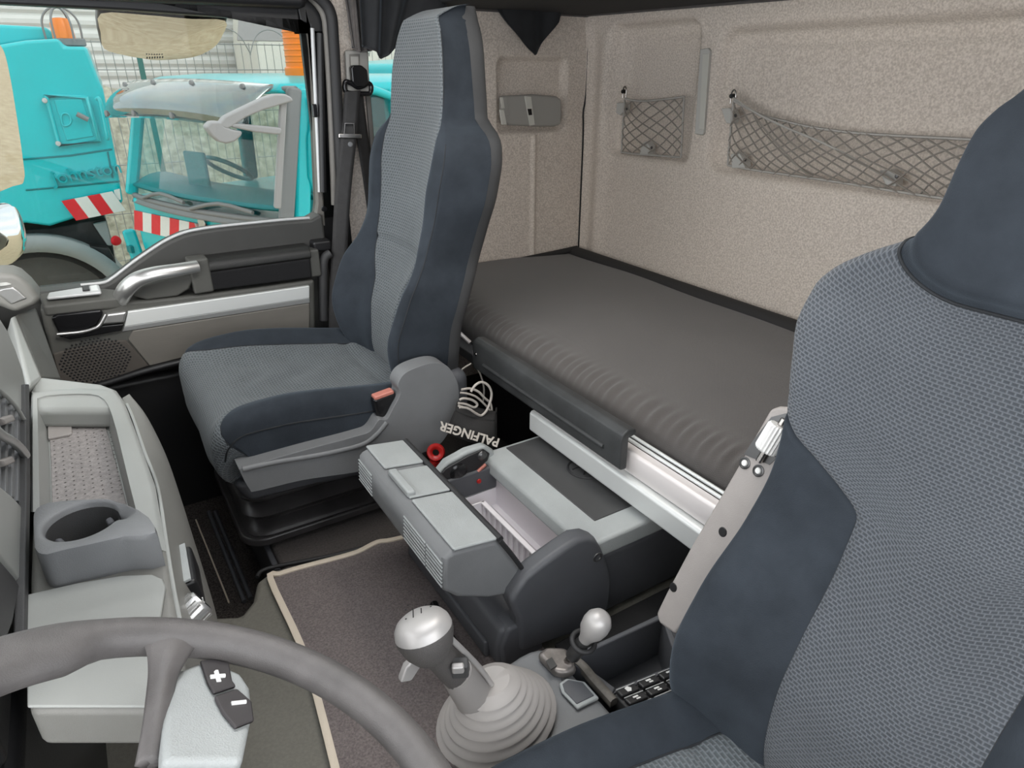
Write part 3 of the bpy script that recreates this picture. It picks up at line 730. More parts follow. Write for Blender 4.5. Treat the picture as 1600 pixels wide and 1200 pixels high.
def make_base(seat, yc, dx, plinth, dz=0.0):
    # pan under the cushion
    hexa('seat_pan', [(.17 + dx, yc - .21, .18 + dz), (.62 + dx, yc - .22, .15 + dz), (.62 + dx, yc + .22, .15 + dz), (.17 + dx, yc + .21, .18 + dz),
                      (.14 + dx, yc - .235, .25 + dz), (.66 + dx, yc - .24, .25 + dz), (.66 + dx, yc + .24, .25 + dz), (.14 + dx, yc + .235, .25 + dz)], 'plastic_slate', seat, bevel=.02, seg=3)
    # black suspension bellows, stacked folds
    prof = [(0.00, -.03), (.012, -.004), (.035, .004), (.048, -.004), (.062, -.034), (.074, -.036), (.092, -.004), (.112, .006), (.124, -.002), (.138, -.030), (.148, -.031), (.165, .002), (.182, .008), (.19, -.01), (.2, -.03)]
    z0 = plinth; zs = (.20 + dz - plinth) / .2
    V = []; F = []; n = 0
    for h, o in prof:
        rr = rrect(.39 + dx, yc, .46 + 2 * o, .42 + 2 * o, .055, 5); n = len(rr); V += [(x, y, z0 + h * zs) for x, y in rr]
    for i in range(len(prof) - 1):
        for j in range(n): F.append((i * n + j, i * n + (j + 1) % n, (i + 1) * n + (j + 1) % n, (i + 1) * n + j))
    F.append(tuple(range(n - 1, -1, -1)))
    finish('suspension_bellows', V, F, 'bellows', seat, angle=50)
    rr = rrect(.39 + dx, yc, .50, .44, .06, 5)
    prism('base_plate', [(x, y, plinth + .001) for x, y in rr], (0, 0, .022), 'bellows', seat, bevel=.006)

def side_cover(seat, pts2, yin, depth, name='side_cover'):
    return prism(name, [(x, yin, z) for x, z in pts2], (0, depth, 0), 'plastic_grey', seat, bevel=.016, seg=4)

# --- passenger seat
YP = 1.633
pseat = thing('passenger_seat', (.40, YP, .05), 'dark blue upholstered seat with integrated headrest beside the door', 'seat')
make_backrest(pseat, YP, 0, 'passenger')
make_cushion(pseat, YP, 0)
make_base(pseat, YP, 0, .052)
CYN = YP - .30
def Q(x, y): 
    v = W(280 + x / 3.636, 440 + y / 3.636, 'Y', CYN); return (v.x, v.z)
hump = [Q(*q) for q in ((1255, 640), (1242, 590), (1272, 530), (1340, 490), (1440, 462), (1510, 472), (1562, 530), (1590, 620), (1577, 760), (1530, 860), (1470, 935), (1380, 975), (1200, 1040), (1000, 1085), (700, 1130), (440, 1192), (400, 1182), (345, 1080), (352, 1062), (440, 1035), (700, 960), (1000, 880), (1085, 850), (1135, 785), (1180, 782), (1215, 720))]
hump = [(v.x, v.z) for v in smooth_path([Vector((x, 0, z)) for x, z in hump], 4, True)]
cover = side_cover(pseat, hump, CYN, .05)
# raised ridge along the cover
rg = [(1180, 800), (1120, 870), (1030, 930), (800, 985), (560, 1025), (360, 1068)]
tube('cover_ridge', [Vector((Q(*q)[0], CYN + .002, Q(*q)[1])) for q in rg], .007, 'plastic_grey', cover, n=8)
# buckle in its black holder
bk = thing('belt_buckle', W(610, 640, 'Y', CYN + .03)); bk.parent = pseat; bk.location = ORG[bk.name] - ORG[pseat.name]
ct = W(598, 618, 'Y', CYN + .03); cb = W(608, 652, 'Y', CYN + .03)
ax_b = (ct - cb).normalized()
Mb = basis(cb, Vector((1, 0, .12)), ax_b)
box('buckle_body', (-.032, -.03, -.014), (.026, .066, .014), 'gloss_black', bk, bevel=.008, seg=3, M=Mb)
box('buckle_button', (-.028, .058, -.012), (.022, .071, .012), 'buckle_red', bk, bevel=.004, M=Mb)
# tall back-shell foot that meets the recliner
box('recliner_foot', (.63, YP - .25, .26), (.74, YP + .25, .40), 'plastic_slate', pseat, bevel=.03, seg=4)
# --- driver seat
YD = .235
dseat = thing('driver_seat', (.40, YD, -.25), 'grey blue seat with broad woven back panel and folded armrest', 'seat')
DZD = -.13
make_backrest(dseat, YD, 0, 'driver', DZD)
make_cushion(dseat, YD, 0, DZD)
make_base(dseat, YD, 0, -.248, DZD)
side_cover(dseat, [(x, z + DZD) for x, z in hump], YD - .285, .05)
# folded-up armrest beside the driver backrest
def armrest():
    """padless underside of the folded armrest, faces forward alongside the backrest"""
    ar = thing('armrest', (.66, YD + .30, .45)); ar.parent = dseat; ar.location = ORG[ar.name] - ORG[dseat.name]
    k = 260 / 821
    p0, p1 = W(1060, 975, 'Y', .535), W(1205, 645, 'Y', .520)
    dr = (p1 - p0); dr.y = 0; dr.normalize(); nn = Vector((0, 1, 0)).cross(dr).normalized()
    if nn.x > 0: nn = -nn
    pm = (p0 + p1) / 2
    def Z(x, y, e=0.0):
        a = W(1000 + x * k, 620 + y * k, 'Y', 1.0); o = Vector((0, 0, CAMZ)); d = a - o
        return o + d * ((pm + nn * e - o).dot(nn) / d.dot(nn))
    out = [(640, 60), (680, 46), (740, 50), (790, 120), (760, 260), (700, 345), (640, 480), (545, 640), (430, 820), (310, 980), (240, 1090), (170, 1175), (90, 1118), (76, 1070), (130, 960), (250, 735), (400, 480), (545, 230), (560, 200)]
    prism('armrest_body', [Z(*q) for q in out], -nn * .04, 'plastic_taupe', ar, bevel=.006, seg=3)
    pocket = [(650, 100), (720, 82), (760, 110), (735, 250), (640, 335), (515, 285), (560, 215)]
    prism('wheel_pocket', [Z(*q, .0003) for q in pocket], nn * .0012, 'steel_dark', ar, bevel=0)
    c = Z(655, 205, .006); axd = (Z(690, 140) - Z(590, 305)).normalized()
    V = []; F = []; n = 40
    e1 = nn; e2 = axd.cross(e1)
    for i in range(n):
        a = 2 * math.pi * i / n; rr = .0165 if i % 2 else .0148
        for h, s in ((-.021, .86), (-.018, 1), (.018, 1), (.021, .86)):
            V.append(c + axd * h + (e1 * math.cos(a) + e2 * math.sin(a)) * rr * s)
    for i in range(n):
        for j in range(3): F.append((i * 4 + j, ((i + 1) % n) * 4 + j, ((i + 1) % n) * 4 + j + 1, i * 4 + j + 1))
    F += [tuple(i * 4 for i in range(n))[::-1], tuple(i * 4 + 3 for i in range(n))]
    finish('adjusting_wheel', V, F, 'white_paint', ar, angle=25)
    tube('wheel_axle', [c - axd * .040, c + axd * .032], .005, 'steel', ar, sm=1)
    for q in ((518, 327), (585, 365)):
        lathe('screw_seat', [(0, .0008), (.0065, .0008), (.0075, .002), (.009, .0015), (.009, 0)], Z(*q), nn, 'steel_dark', ar, n=16)
        lathe('rivet', [(0, .003), (.004, .0028), (.0048, .001)], Z(*q), nn, 'white_paint', ar, n=12)
    for q in ((408, 667), (164, 940)):
        lathe('plug', [(0, .0014), (.0066, .0012), (.0075, 0)], Z(*q), nn, 'plastic_black', ar, n=18)
armrest()

# ------------------------------------------------------------------ passenger seat belt
belt = thing('seat_belt', W(550, 140, 'Y', 2.06), 'black three-point seat belt hanging on the pillar with metal tongue', 'seat belt')
def S(x, y): return W(470 + x / 6.667, y / 6.667, 'Y', 2.085)
cov = prism('anchor_cover', [S(445, 525), S(600, 520), S(690, 535), S(705, 980), S(560, 990), S(470, 980)], (0, -.014, 0), 'lamp_grey', belt, bevel=.006, seg=3)
prism('slot_frame', [S(*q) + Vector((0, -.0145, 0)) for q in ((485, 565), (590, 565), (595, 690), (490, 690))], (0, -.003, 0), 'pillar', belt, bevel=.002)
prism('slot', [S(*q) + Vector((0, -.0172, 0)) for q in ((497, 590), (578, 590), (580, 680), (500, 680))], (0, -.001, 0), 'lamp_grey', belt, bevel=.0005)
prism('anchor_cap', [S(*q) + Vector((0, -.014, 0)) for q in ((480, 700), (500, 680), (590, 680), (650, 730), (665, 860), (620, 905), (540, 905), (495, 850))], (0, -.022, 0), 'gloss_black', belt, bevel=.009, seg=3)
loop = [S(*q) + Vector((0, -.022, 0)) for q in ((440, 850), (500, 870), (560, 905), (620, 895), (670, 865), (705, 895), (695, 965), (640, 975), (470, 965), (432, 920))]
tube('guide_loop', loop, .007, 'gloss_black', belt, closed=True, n=10)
def band(name, path, wdt, mt):
    """flat webbing: path of (centre, width direction)"""
    n = 10; C = smooth_path([p for p, _ in path], n); D = smooth_path([Vector(d) for _, d in path], n)
    def f(u, v):
        i = v * (len(C) - 1); a = int(min(len(C) - 2, i)); t = i - a
        c = C[a].lerp(C[a + 1], t); d = D[a].lerp(D[a + 1], t).normalized()
        return c + d * (u - .5) * wdt
    return sheet(name, f, 4, len(C) - 1, mt, belt, solid=.0014)
X_ = Vector((1, 0, 0))
band('webbing', [(W(551, 142, 'Y', 2.055), (1, 0, .05)), (W(548, 175, 'Y', 2.05), (1, -.1, .05)), (W(545, 215, 'Y', 2.04), (1, -.15, .05)), (W(536, 300, 'Y', 2.03), (1, -.3, .05)), (W(530, 400, 'Y', 2.02), (1, -.45, .1)), (W(526, 470, 'Y', 2.0), (1, -.5, .1)), (W(526, 535, 'Y', 1.98), (1, -.5, .1)), (W(530, 575, 'Y', 1.96), (1, -.5, .1))], .048, 'belt_web')
band('webbing', [(W(557, 146, 'Y', 2.07), (1, 0, 0)), (W(564, 200, 'Y', 2.075), (1, .1, 0)), (W(573, 260, 'Y', 2.075), (1, .2, 0)), (W(582, 330, 'Y', 2.07), (1, .3, 0)), (W(592, 430, 'Y', 2.06), (1, .3, 0))], .040, 'belt_web')
tg = basis(W(547, 212, 'Y', 2.035), (1, -.12, -.06), (0.02, 0, 1))
tongue = box('latch_tongue', (-.034, -.008, -.006), (.034, .006, .003), 'steel', belt, bevel=.003, M=tg)
G = [(-.018, .004), (.012, .004), (.012, .034), (-.014, .034)]
sweep('tongue_loop', [tg @ Vector((x, y, -.001)) for x, y in G], [(-.004, -.0015), (.004, -.0015), (.004, .0015), (-.004, .0015)], 'steel', tongue, sm=1, closed=True, up=tg.to_3x3() @ Vector((0, 0, 1)))
lathe('stop_button', [(0, .003), (.006, .002), (.0075, 0)], tg @ Vector((0, -.024, 0)), tg.to_3x3() @ Vector((0, 0, 1)) * (1 if (tg.to_3x3() @ Vector((0, 0, 1))).y < 0 else -1), 'plastic_grey', belt, n=14)
# ------------------------------------------------------------------ bunk
BX0, BX1, BZ0 = .867, 1.60, .364
mattress = thing('bunk_mattress', (1.22, .93, BZ0), 'long charcoal bunk mattress with wrinkled front edge along the rear wall', 'mattress')
def matt():
    rx, r_ = (BX1 - BX0) / 2, .035
    n = 44
    # ring in the XZ plane, front edge softly rounded
    prof = []
    def ring(y):
        out = []
        top = ZB + .006 * math.sin(y * 3.1) * .5
        pts = [(BX1, BZ0), (BX1, .425), (BX1 - .02, .444), (1.4, .450), (1.2, .459), (1.05, .466), (.97, .469), (.93, .467), (.905, .461), (.885, .450), (.872, .434), (.867, .415), (.868, .385), (.876, BZ0)]
        return pts
    NY_ = 520
    ys = [-.20 + (2.085 + .20) * i / NY_ for i in range(NY_ + 1)]
    # resample ring
    base = [Vector((x, 0, z)) for x, z in ring(0)]
    sm = smooth_path(base, 4); m = len(sm)
    V = []
    for y in ys:
        for k, p in enumerate(sm):
            x, z = p.x, p.z
            q = math.exp(-((x - .898) / .026) ** 2) * sstep(.405, .445, z)
            wv = .65 * math.sin(y * 215 + 2.4 * math.sin(y * 17)) + .35 * math.sin(y * 137 + 1.2)
            z2 = z + q * .0032 * wv; x2 = x - q * .0028 * wv
            if z > ZB + .004 and x > .95: z2 += .003 * math.sin(x * 9 + y * 4.0) + .002 * math.sin(y * 11 - x * 7)
            V.append((x2, y, z2))
    F = [(i * m + j, i * m + j + 1, (i + 1) * m + j + 1, (i + 1) * m + j) for i in range(NY_) for j in range(m - 1)]
    F += [tuple(range(m - 1, -1, -1)), tuple(NY_ * m + j for j in range(m))]
    A = np.array(V).reshape(NY_ + 1, m, 3)
    dv = np.zeros((NY_ + 1, m)); dv[:, 1:] = np.cumsum(np.linalg.norm(np.diff(A, axis=1), axis=2), axis=1)
    uv = [(float(A[i, j, 1]), float(dv[i, j])) for i in range(NY_ + 1) for j in range(m)]
    finish('cover', V, F, 'mattress_fabric', mattress, uv=uv, angle=180)
matt()
# dark upholstered strip at the rear edge of the mattress
def strip(u, v):
    y = NY + .05 + (2.08 - NY - .05) * u
    a = v * math.pi
    return (1.590 + .03 * (-math.cos(a)) , y, ZB - .015 + .042 * math.sin(a) ** .6)
sheet('rear_bolster', strip, 60, 14, 'mattress_edge', mattress)
tube('corner_fold', [(1.30, 2.085, ZB + .004), (1.48, 2.085, ZB + .010), (1.60, 2.08, ZB + .018)], .012, 'mattress_edge', mattress)

bedf = thing('bunk_bed', (.80, .9, .29), 'silver aluminium bunk bed rail with black padded edge guard under the mattress', 'bed')
# lower outer rail, runs across the cab
yf = W(829, 660, 'X', .80).y
prof = [(.796, .300), (.802, .294), (.83, .294), (.83, .350), (.802, .350), (.796, .344)]
prism('lower_rail', [(x, yf, z) for x, z in prof], (0, -(yf - NY - .1), 0), 'aluminium', bedf, bevel=.003)
yn = W(1120, 800, 'X', .81).y
# inner channel, warm metal with two fine ribs, ends near the driver seat
chn = [(.812, .352), (.834, .352), (.834, .405), (.812, .405), (.808, .398), (.810, .36)]
prism('channel', [(x, 1.50, z) for x, z in chn], (0, -(1.50 - yn + .0), 0), 'aluminium_warm', bedf, bevel=.004, seg=3)
for xx, zz in ((.836, .408), (.846, .412)):
    tube('channel_rib', [(xx, 1.52, zz), (xx, yn - .03, zz)], .0038, 'aluminium', bedf, sm=1)
box('bunk_board', (.835, NY + .02, .335), (1.62, 2.09, .3635), 'plastic_slate', bedf, bevel=.004)
tube('frame_edge', [(.81, 1.57, .425), (.83, 1.55, .40)], .006, 'aluminium_warm', bedf, sm=1)
# black guard: a padded angle with a raised bead
g0, g1 = W(743, 535, 'X', .79).y, W(977, 690, 'X', .79).y
gp_ = [(.780, .376), (.786, .370), (.800, .370), (.800, .44), (.814, .442), (.819, .448), (.815, .457), (.796, .459), (.783, .451), (.779, .437)]
guard = prism('edge_guard', [(x, g0, z) for x, z in gp_], (0, g1 - g0, 0), 'guard', bedf, bevel=.005, seg=3)
tube('guard_bead', [(.779, g0 - .06, .403), (.779, (g0 + g1) / 2, .403), (.779, g1 + .05, .403)], .005, 'guard', guard, sm=1)
lathe('guard_screw', [(0, .002), (.004, .0015), (.005, 0)], (.779, g0 - .02, .42), (-1, 0, 0), 'steel', guard, n=12)
# far support leg of the bunk
box('bunk_leg', (.86, 1.98, -.02), (.90, 2.06, .335), 'plastic_black', bedf, bevel=.006)
# ------------------------------------------------------------------ cool box between the seats
FY0, FY1 = .785, 1.19
fr = thing('cool_box', (.75, .99, FZ), 'grey pull-out cool box with open front flap and white liner beneath the bunk', 'cool box')
def K(x, y, Y): return W(540 + x / 2.857, 680 + y / 2.857, 'Y', Y)
def KZ(x, y, Z): return W(540 + x / 2.857, 680 + y / 2.857, 'Z', Z)
LZ = .28
# rear block
LX = .69
box('body', (LX, FY0 + .005, FZ + .006), (1.16, FY1 - .005, .236), 'plastic_slate', fr, bevel=.012, seg=3)
# lid with a pale rim, dark pad and round emblem
lid = prism('lid', [(LX - .035, FY0, .24), (LX - .03, FY0, LZ - .006), (LX - .012, FY0, LZ), (1.16, FY0, LZ), (1.16, FY0, .238), (LX, FY0, .236)], (0, FY1 - FY0, 0), 'plastic_ash', fr, bevel=.009, seg=3)
prism('lid_pad', [(LX + .028, FY0 + .055, LZ - .002), (1.15, FY0 + .055, LZ - .002), (1.15, FY1 - .014, LZ - .002), (LX + .028, FY1 - .014, LZ - .002)], (0, 0, .0045), 'plastic_charcoal', lid, bevel=.002)
ec = KZ(1075, 152, LZ)
ring = [ec + Vector((.042 * math.cos(a), .042 * math.sin(a), .003)) for a in np.linspace(0, 2 * math.pi, 33)[:-1]]
em = tube('emblem', ring, .0026, 'rubber', lid, sm=1, closed=True, n=6)
tube('emblem_stroke', [ec + Vector((x, y, .003)) for x, y in ((-.012, .026), (.006, .008), (.024, -.014))], .0022, 'rubber', em, n=6)
tube('emblem_stroke', [ec + Vector((x, y, .003)) for x, y in ((.026, .018), (.006, .004), (-.022, -.018))], .0022, 'rubber', em, n=6)
tube('emblem_stroke', [ec + Vector((x, y, .003)) for x, y in ((-.03, .012), (-.01, .012), (.004, -.004), (-.006, -.022))], .0022, 'rubber', em, n=6)
# white liner: floor, far, near and rear wall, ribbed divider
CX0, CX1 = .50, LX - .01
lin = thing('liner', (.6, .99, .1)); lin.parent = fr; lin.location = ORG[lin.name] - ORG[fr.name]
box('liner_floor', (CX0, FY0 + .035, .10), (CX1, FY1 - .035, .106), 'fridge_white', lin, bevel=0)
box('liner_rear', (CX1 - .006, FY0 + .035, .10), (CX1, FY1 - .035, .238), 'fridge_white', lin, bevel=0)
prism('liner_far', [(CX0 - .01, FY1 - .04, .10), (CX0 - .03, FY1 - .04, .196), (CX1, FY1 - .04, .200), (CX1, FY1 - .04, .10)], (0, .005, 0), 'fridge_white', lin, bevel=0)
prism('liner_near', [(CX0 + .01, FY0 + .035, .10), (CX0 + .01, FY0 + .035, .18), (CX0 + .02, FY0 + .035, .22), (CX1, FY0 + .035, .238), (CX1, FY0 + .035, .10)], (0, .005, 0), 'fridge_white', lin, bevel=0)
DXV = .617
box('divider', (DXV, FY0 + .04, .105), (DXV + .004, FY1 - .075, .200), 'fridge_white', lin, bevel=0)
box('divider_rim', (DXV - .006, FY0 + .04, .198), (DXV + .006, FY1 - .075, .204), 'fridge_white', lin, bevel=.002)
nr = 12
rib = None
for i in range(nr):
    y = FY0 + .06 + (FY1 - FY0 - .15) * i / (nr - 1)
    if rib is None: rib = box('divider_rib', (DXV - .006, y - .004, .11), (DXV, y + .004, .20), 'fridge_white', lin, bevel=.002); y0_ = y
    else:
        c = rib.copy(); COL.objects.link(c); c.location.y += y - y0_; c.location = c.location
box('divider_return', (CX0, FY1 - .080, .105), (DXV + .004, FY1 - .076, .204), 'fridge_white', lin, bevel=0)
for z in (.15,):
    box('liner_step', (CX1 - .02, FY0 + .035, z), (CX1 - .005, FY1 - .04, z + .004), 'fridge_white', lin, bevel=.001)
# near cheek: rounded side plate
chk = [(735, 752), (748, 715), (800, 640), (850, 598), (900, 560), (970, 510), (1040, 463), (1090, 455), (1125, 468), (1150, 510), (1185, 600), (1196, 650), (1185, 760), (1140, 860), (1090, 960), (780, 975), (772, 830)]
cp = [K(x, y, FY0 - .012) for x, y in chk]
for v in cp:
    v.z = max(v.z, FZ + .004)
cheek = prism('side_cheek', cp, (0, .04, 0), 'plastic_slate', fr, bevel=.012, seg=4)
lathe('cheek_screw', [(0, -.002), (.005, -.002), (.007, .0015), (.010, .0015), (.0105, 0)], K(1125, 545, FY0 - .012), (0, -1, 0), 'steel_dark', cheek, n=18)
# far cheek: pale bow with a dark hinge plate
fcp = [(385, 155), (430, 100), (520, 50), (600, 26), (640, 50), (650, 88), (560, 160), (470, 200), (400, 190)]
fpts = [K(x, y, FY1) for x, y in fcp]
farch = prism('far_cheek', fpts, (0, -.025, 0), 'plastic_ash', fr, bevel=.008, seg=3)
arm = [K(x, y, FY1 - .03) for x, y in ((420, 170), (440, 145), (540, 90), (610, 58), (640, 78), (630, 110), (560, 160), (490, 196), (440, 196))]
hin = prism('hinge_plate', arm, (0, -.006, 0), 'plastic_black', farch, bevel=.004)
lathe('hinge_pin', [(0, .006), (.006, .005), (.011, .002), (.012, 0)], K(610, 92, FY1 - .036), (0, -1, 0), 'steel_dark', hin, n=18)
lathe('hinge_cap', [(0, .006), (.012, .005), (.02, .002), (.022, 0)], K(505, 165, FY1 - .036), (0, -1, 0), 'gloss_black', hin, n=20)
tube('lock_strip', [K(590, 162, FY1 - .038), K(625, 130, FY1 - .038)], .004, 'buckle_red', hin, sm=1)
box('far_block', (CX0 + .0, FY1 - .042, .201), (LX, FY1, .262), 'plastic_slate', fr, bevel=.006)
lathe('lamp_button', [(0, .004), (.005, .003), (.006, 0)], K(595, 205, FY1 - .043), (0, -1, 0), 'red_plastic', fr, n=14)
# tilted front flap: pale upper face, dark end
ne = [(437, 702), (433, 640), (440, 560), (455, 538), (485, 520), (680, 470), (742, 545), (805, 632), (770, 680), (735, 716), (640, 732), (500, 728)]
nv = [K(x, y, FY0 + .012) for x, y in ne]
L_ = FY1 - FY0 - .01
flap = prism('flap', nv, (0, L_, 0), 'plastic_grey', fr, bevel=.012, seg=3)
# pale cap pieces on the upper face of the flap (two pads, a latch between them)
pa, pb = nv[4], nv[5]
nrm_ = (pb - pa).cross(Vector((0, 1, 0))).normalized()
if nrm_.z < 0: nrm_ = -nrm_
def cap(y0, y1, nm, mt, h=.006, e0=-.02, e1=.98, par=None):
    a, b = pa.lerp(pb, e0), pa.lerp(pb, e1)
    return prism(nm, [Vector((a.x, y0, a.z)), Vector((b.x, y0, b.z)), Vector((b.x, y1, b.z)), Vector((a.x, y1, a.z))], nrm_ * h, mt, par or flap, bevel=.005, seg=3)
ys = nv[0].y
cap(ys, ys + L_ * .42, 'flap_pad', 'plastic_ash')
cap(ys + L_ * .74, ys + L_, 'flap_pad', 'plastic_ash')
lt = cap(ys + L_ * .44, ys + L_ * .70, 'latch', 'plastic_ash', h=.005)
cap(ys + L_ * .45, ys + L_ * .69, 'latch_grip', 'plastic_ash', h=.014, e0=-.05, e1=.16, par=lt)
# dark rubber rim at the inner edge of the flap
tube('flap_seal', [Vector((pb.x, ys - .002, pb.z)) + Vector((.004, 0, .002)), Vector((pb.x, ys + L_, pb.z)) + Vector((.004, 0, .002))], .006, 'rubber', flap, sm=1)
tube('flap_seal', [v + Vector((.003, -.001, 0)) for v in (nv[5], nv[6], nv[7])], .0045, 'rubber', flap, sm=5)
# louvre ribs on the outer face, two blocks of eight
fa, fb = nv[0], nv[2]
on = (fb - fa).cross(Vector((0, 1, 0))).normalized()
if on.x > 0: on = -on
for blk in ((.01, .16), (.17, .40), (.80, .985)):
    for i in range(7):
        t = .14 + .72 * i / 6
        c = fa.lerp(fb, t) + on * .0015
        y0, y1 = ys + L_ * blk[0], ys + L_ * blk[1]
        tube('louvre', [Vector((c.x, y0, c.z)), Vector((c.x, y1, c.z))], .0018, 'plastic_ash', flap, sm=1, n=5)
# lower front panel, dark, with a ridge; and floor-level tube
lo = [K(440, 705, FY0 + .012), K(500, 730, FY0 + .012), K(690, 735, FY0 + .01), K(765, 800, FY0 + .0), K(770, 950, FY0 + .0)]
fpan = [Vector((.462, FY0, FZ + .003)), Vector((.455, FY0, .135)), Vector((.47, FY0, .17)), Vector((.53, FY0, .17)), Vector((.56, FY0, .10)), Vector((.56, FY0, FZ + .003))]
front = prism('front_panel', fpan, (0, FY1 - FY0, 0), 'plastic_slate', fr, bevel=.012, seg=3)
prism('front_ridge', [(.452, FY0 + .03, .085), (.446, FY0 + .03, .10), (.450, FY0 + .03, .125), (.46, FY0 + .03, .125), (.462, FY0 + .03, .085)], (0, FY1 - FY0 - .06, 0), 'plastic_slate', front, bevel=.006, seg=3)
prism('front_step', [(.47, FY0 - .006, .08), (.462, FY0 - .006, .135), (.48, FY0 - .006, .172), (.545, FY0 - .006, .172), (.56, FY0 - .006, .08)], (0, .05, 0), 'plastic_slate', front, bevel=.008, seg=3)
tube('floor_tube', [W(678, 944, 'Z', FZ + .018), W(690, 972, 'Z', FZ + .018), W(716, 1015, 'Z', FZ + .018), W(748, 1048, 'Z', FZ + .018)], .009, 'gloss_black', fr, n=10)

# ------------------------------------------------------------------ things left beside the cool box
bag = thing('tool_bag', W(735, 700, 'Y', 1.36), 'black cloth bag with bold upside-down white lettering behind the passenger seat', 'bag')
def BG(x, y, Y=1.34): return W(640 + x / 6.154, 560 + y / 6.154, 'Y', Y)
def bagf(u, v):
    a = BG(350, 706, 1.29).lerp(BG(820, 850, 1.22), u); b = BG(440, 502, 1.29).lerp(BG(820, 600, 1.24), u)
    c = a.lerp(b, v); bul = .03 * math.sin(math.pi * u) ** .6 * math.sin(math.pi * (.15 + .7 * v))
    return c + Vector((-bul * .4, -bul, 0))
sheet('bag_front', bagf, 24, 14, 'bag_cloth', bag, solid=.004)
def bagtop(u, v):
    b = BG(440, 502, 1.29).lerp(BG(820, 600, 1.24), u); bul = .03 * math.sin(math.pi * u) ** .6 * math.sin(math.pi * .85)
    c = b + Vector((-bul * .4, -bul, 0)); return c.lerp(b + Vector((.03, .04, -.01)), v) + Vector((0, 0, .015 * math.sin(math.pi * v)))
sheet('bag_top', bagtop, 20, 8, 'bag_cloth', bag, solid=.004)
def bagside(u, v):
    a = BG(820, 850, 1.22); b = BG(820, 600, 1.24); c = a.lerp(b, v)
    return c.lerp(c + Vector((.04, .06, 0)), u)
sheet('bag_side', bagside, 6, 8, 'bag_cloth', bag, solid=.004)
t0, t1 = bagf(.06, .55), bagf(.97, .50)
Mt = basis(bagf(.42, .60) + Vector((-.012, -.013, 0)), t0 - t1, (bagf(.5, 0) - bagf(.5, 1)))
text('bag_lettering', 'PALFINGER', Mt, .029, 'print_white', bag, depth=.001, bold=.0008)
# red plastic piece with a black hole
rp_ = W(681, 707, 'Y', 1.27)
red = thing('red_hook', rp_, 'red plastic hook with a round dark hole lying beside the cool box', 'hook')
lathe('hook_disc', [(.008, .007), (.019, .007), (.022, .0), (.019, -.007), (.008, -.007), (.008, .007)], rp_, (-.45, -.8, .4), 'red_plastic', red, n=28)
tube('hook_tail', [rp_ + Vector((0, 0, -.02)), rp_ + Vector((-.006, .01, -.06)), rp_ + Vector((.01, .03, -.10)), rp_ + Vector((.03, .05, -.14))], .014, 'red_plastic', red)
# grey cable coil on the bag
cab = thing('cable_coil', BG(640, 480, 1.25), 'loosely coiled pale grey cable lying on the black bag', 'cable')
loops = [[(480, 470), (560, 480), (640, 530), (690, 548), (740, 500), (780, 400), (785, 320), (750, 255), (690, 228), (630, 260), (590, 320)],
         [(470, 430), (540, 440), (620, 470), (650, 440), (600, 400), (520, 385), (480, 400)],
         [(490, 330), (560, 340), (640, 370), (710, 430), (770, 500), (800, 580)],
         [(500, 300), (580, 290), (660, 320), (720, 380), (780, 440), (790, 540)],
         [(470, 490), (560, 510), (650, 545), (610, 500), (520, 470), (470, 455)]]
for k, lp in enumerate(loops):
    tube('cable_loop', [BG(x, y, 1.25 + .010 * k) for x, y in lp], .0030 if k != 2 else .0026, 'cable', cab, n=8)
cab2 = thing('thin_wire', BG(720, 330, 1.40), 'thin dark brown wire hanging below the bunk edge', 'wire')
tube('wire_strand', [BG(660, 110, 1.42), BG(690, 180, 1.42), BG(715, 300, 1.42), BG(705, 420, 1.42)], .0025, 'cable', cab2, n=6)
tube('wire_strand', [BG(590, 50, 1.42), BG(500, 110, 1.42), BG(470, 190, 1.42), BG(520, 290, 1.42), BG(500, 330, 1.42)], .0022, 'cable', cab2, n=6)
# dark rounded box under the bunk
box('storage_case_body', (.93, 1.28, .042), (1.14, 1.62, .27), 'gloss_black', None, bevel=.03, seg=4)
tag(bpy.data.objects['storage_case_body'], 'glossy black rounded case standing under the bunk behind the cool box', 'case'); bpy.data.objects['storage_case_body'].name = 'storage_case'
# ------------------------------------------------------------------ driver console with gear lever and park brake
HZ = .20
con = thing('centre_console', (.52, .60, -.1), 'grey console beside the driver seat with tray and switch panel', 'console')
def C(x, y, Z=HZ): return W(600 + x / 3.478, 900 + y / 3.478, 'Z', Z)
topo = [(395, 760), (470, 640), (540, 555), (640, 495), (730, 430), (790, 400), (840, 388), (890, 390), (930, 410), (960, 440), (1060, 560), (1180, 670), (1260, 760), (900, 960)]
tp_ = [C(x, y) for x, y in topo]
prism('console_top', tp_, (0, 0, -.10), 'plastic_grey', con, bevel=.012, seg=4)
# plinth below
prism('console_plinth', [Vector((.36, .52, -.15)), Vector((.36, .70, -.15)), Vector((.80, .70, -.15)), Vector((.80, .52, -.15))], (0, 0, .26), 'plastic_slate', con, bevel=.01)
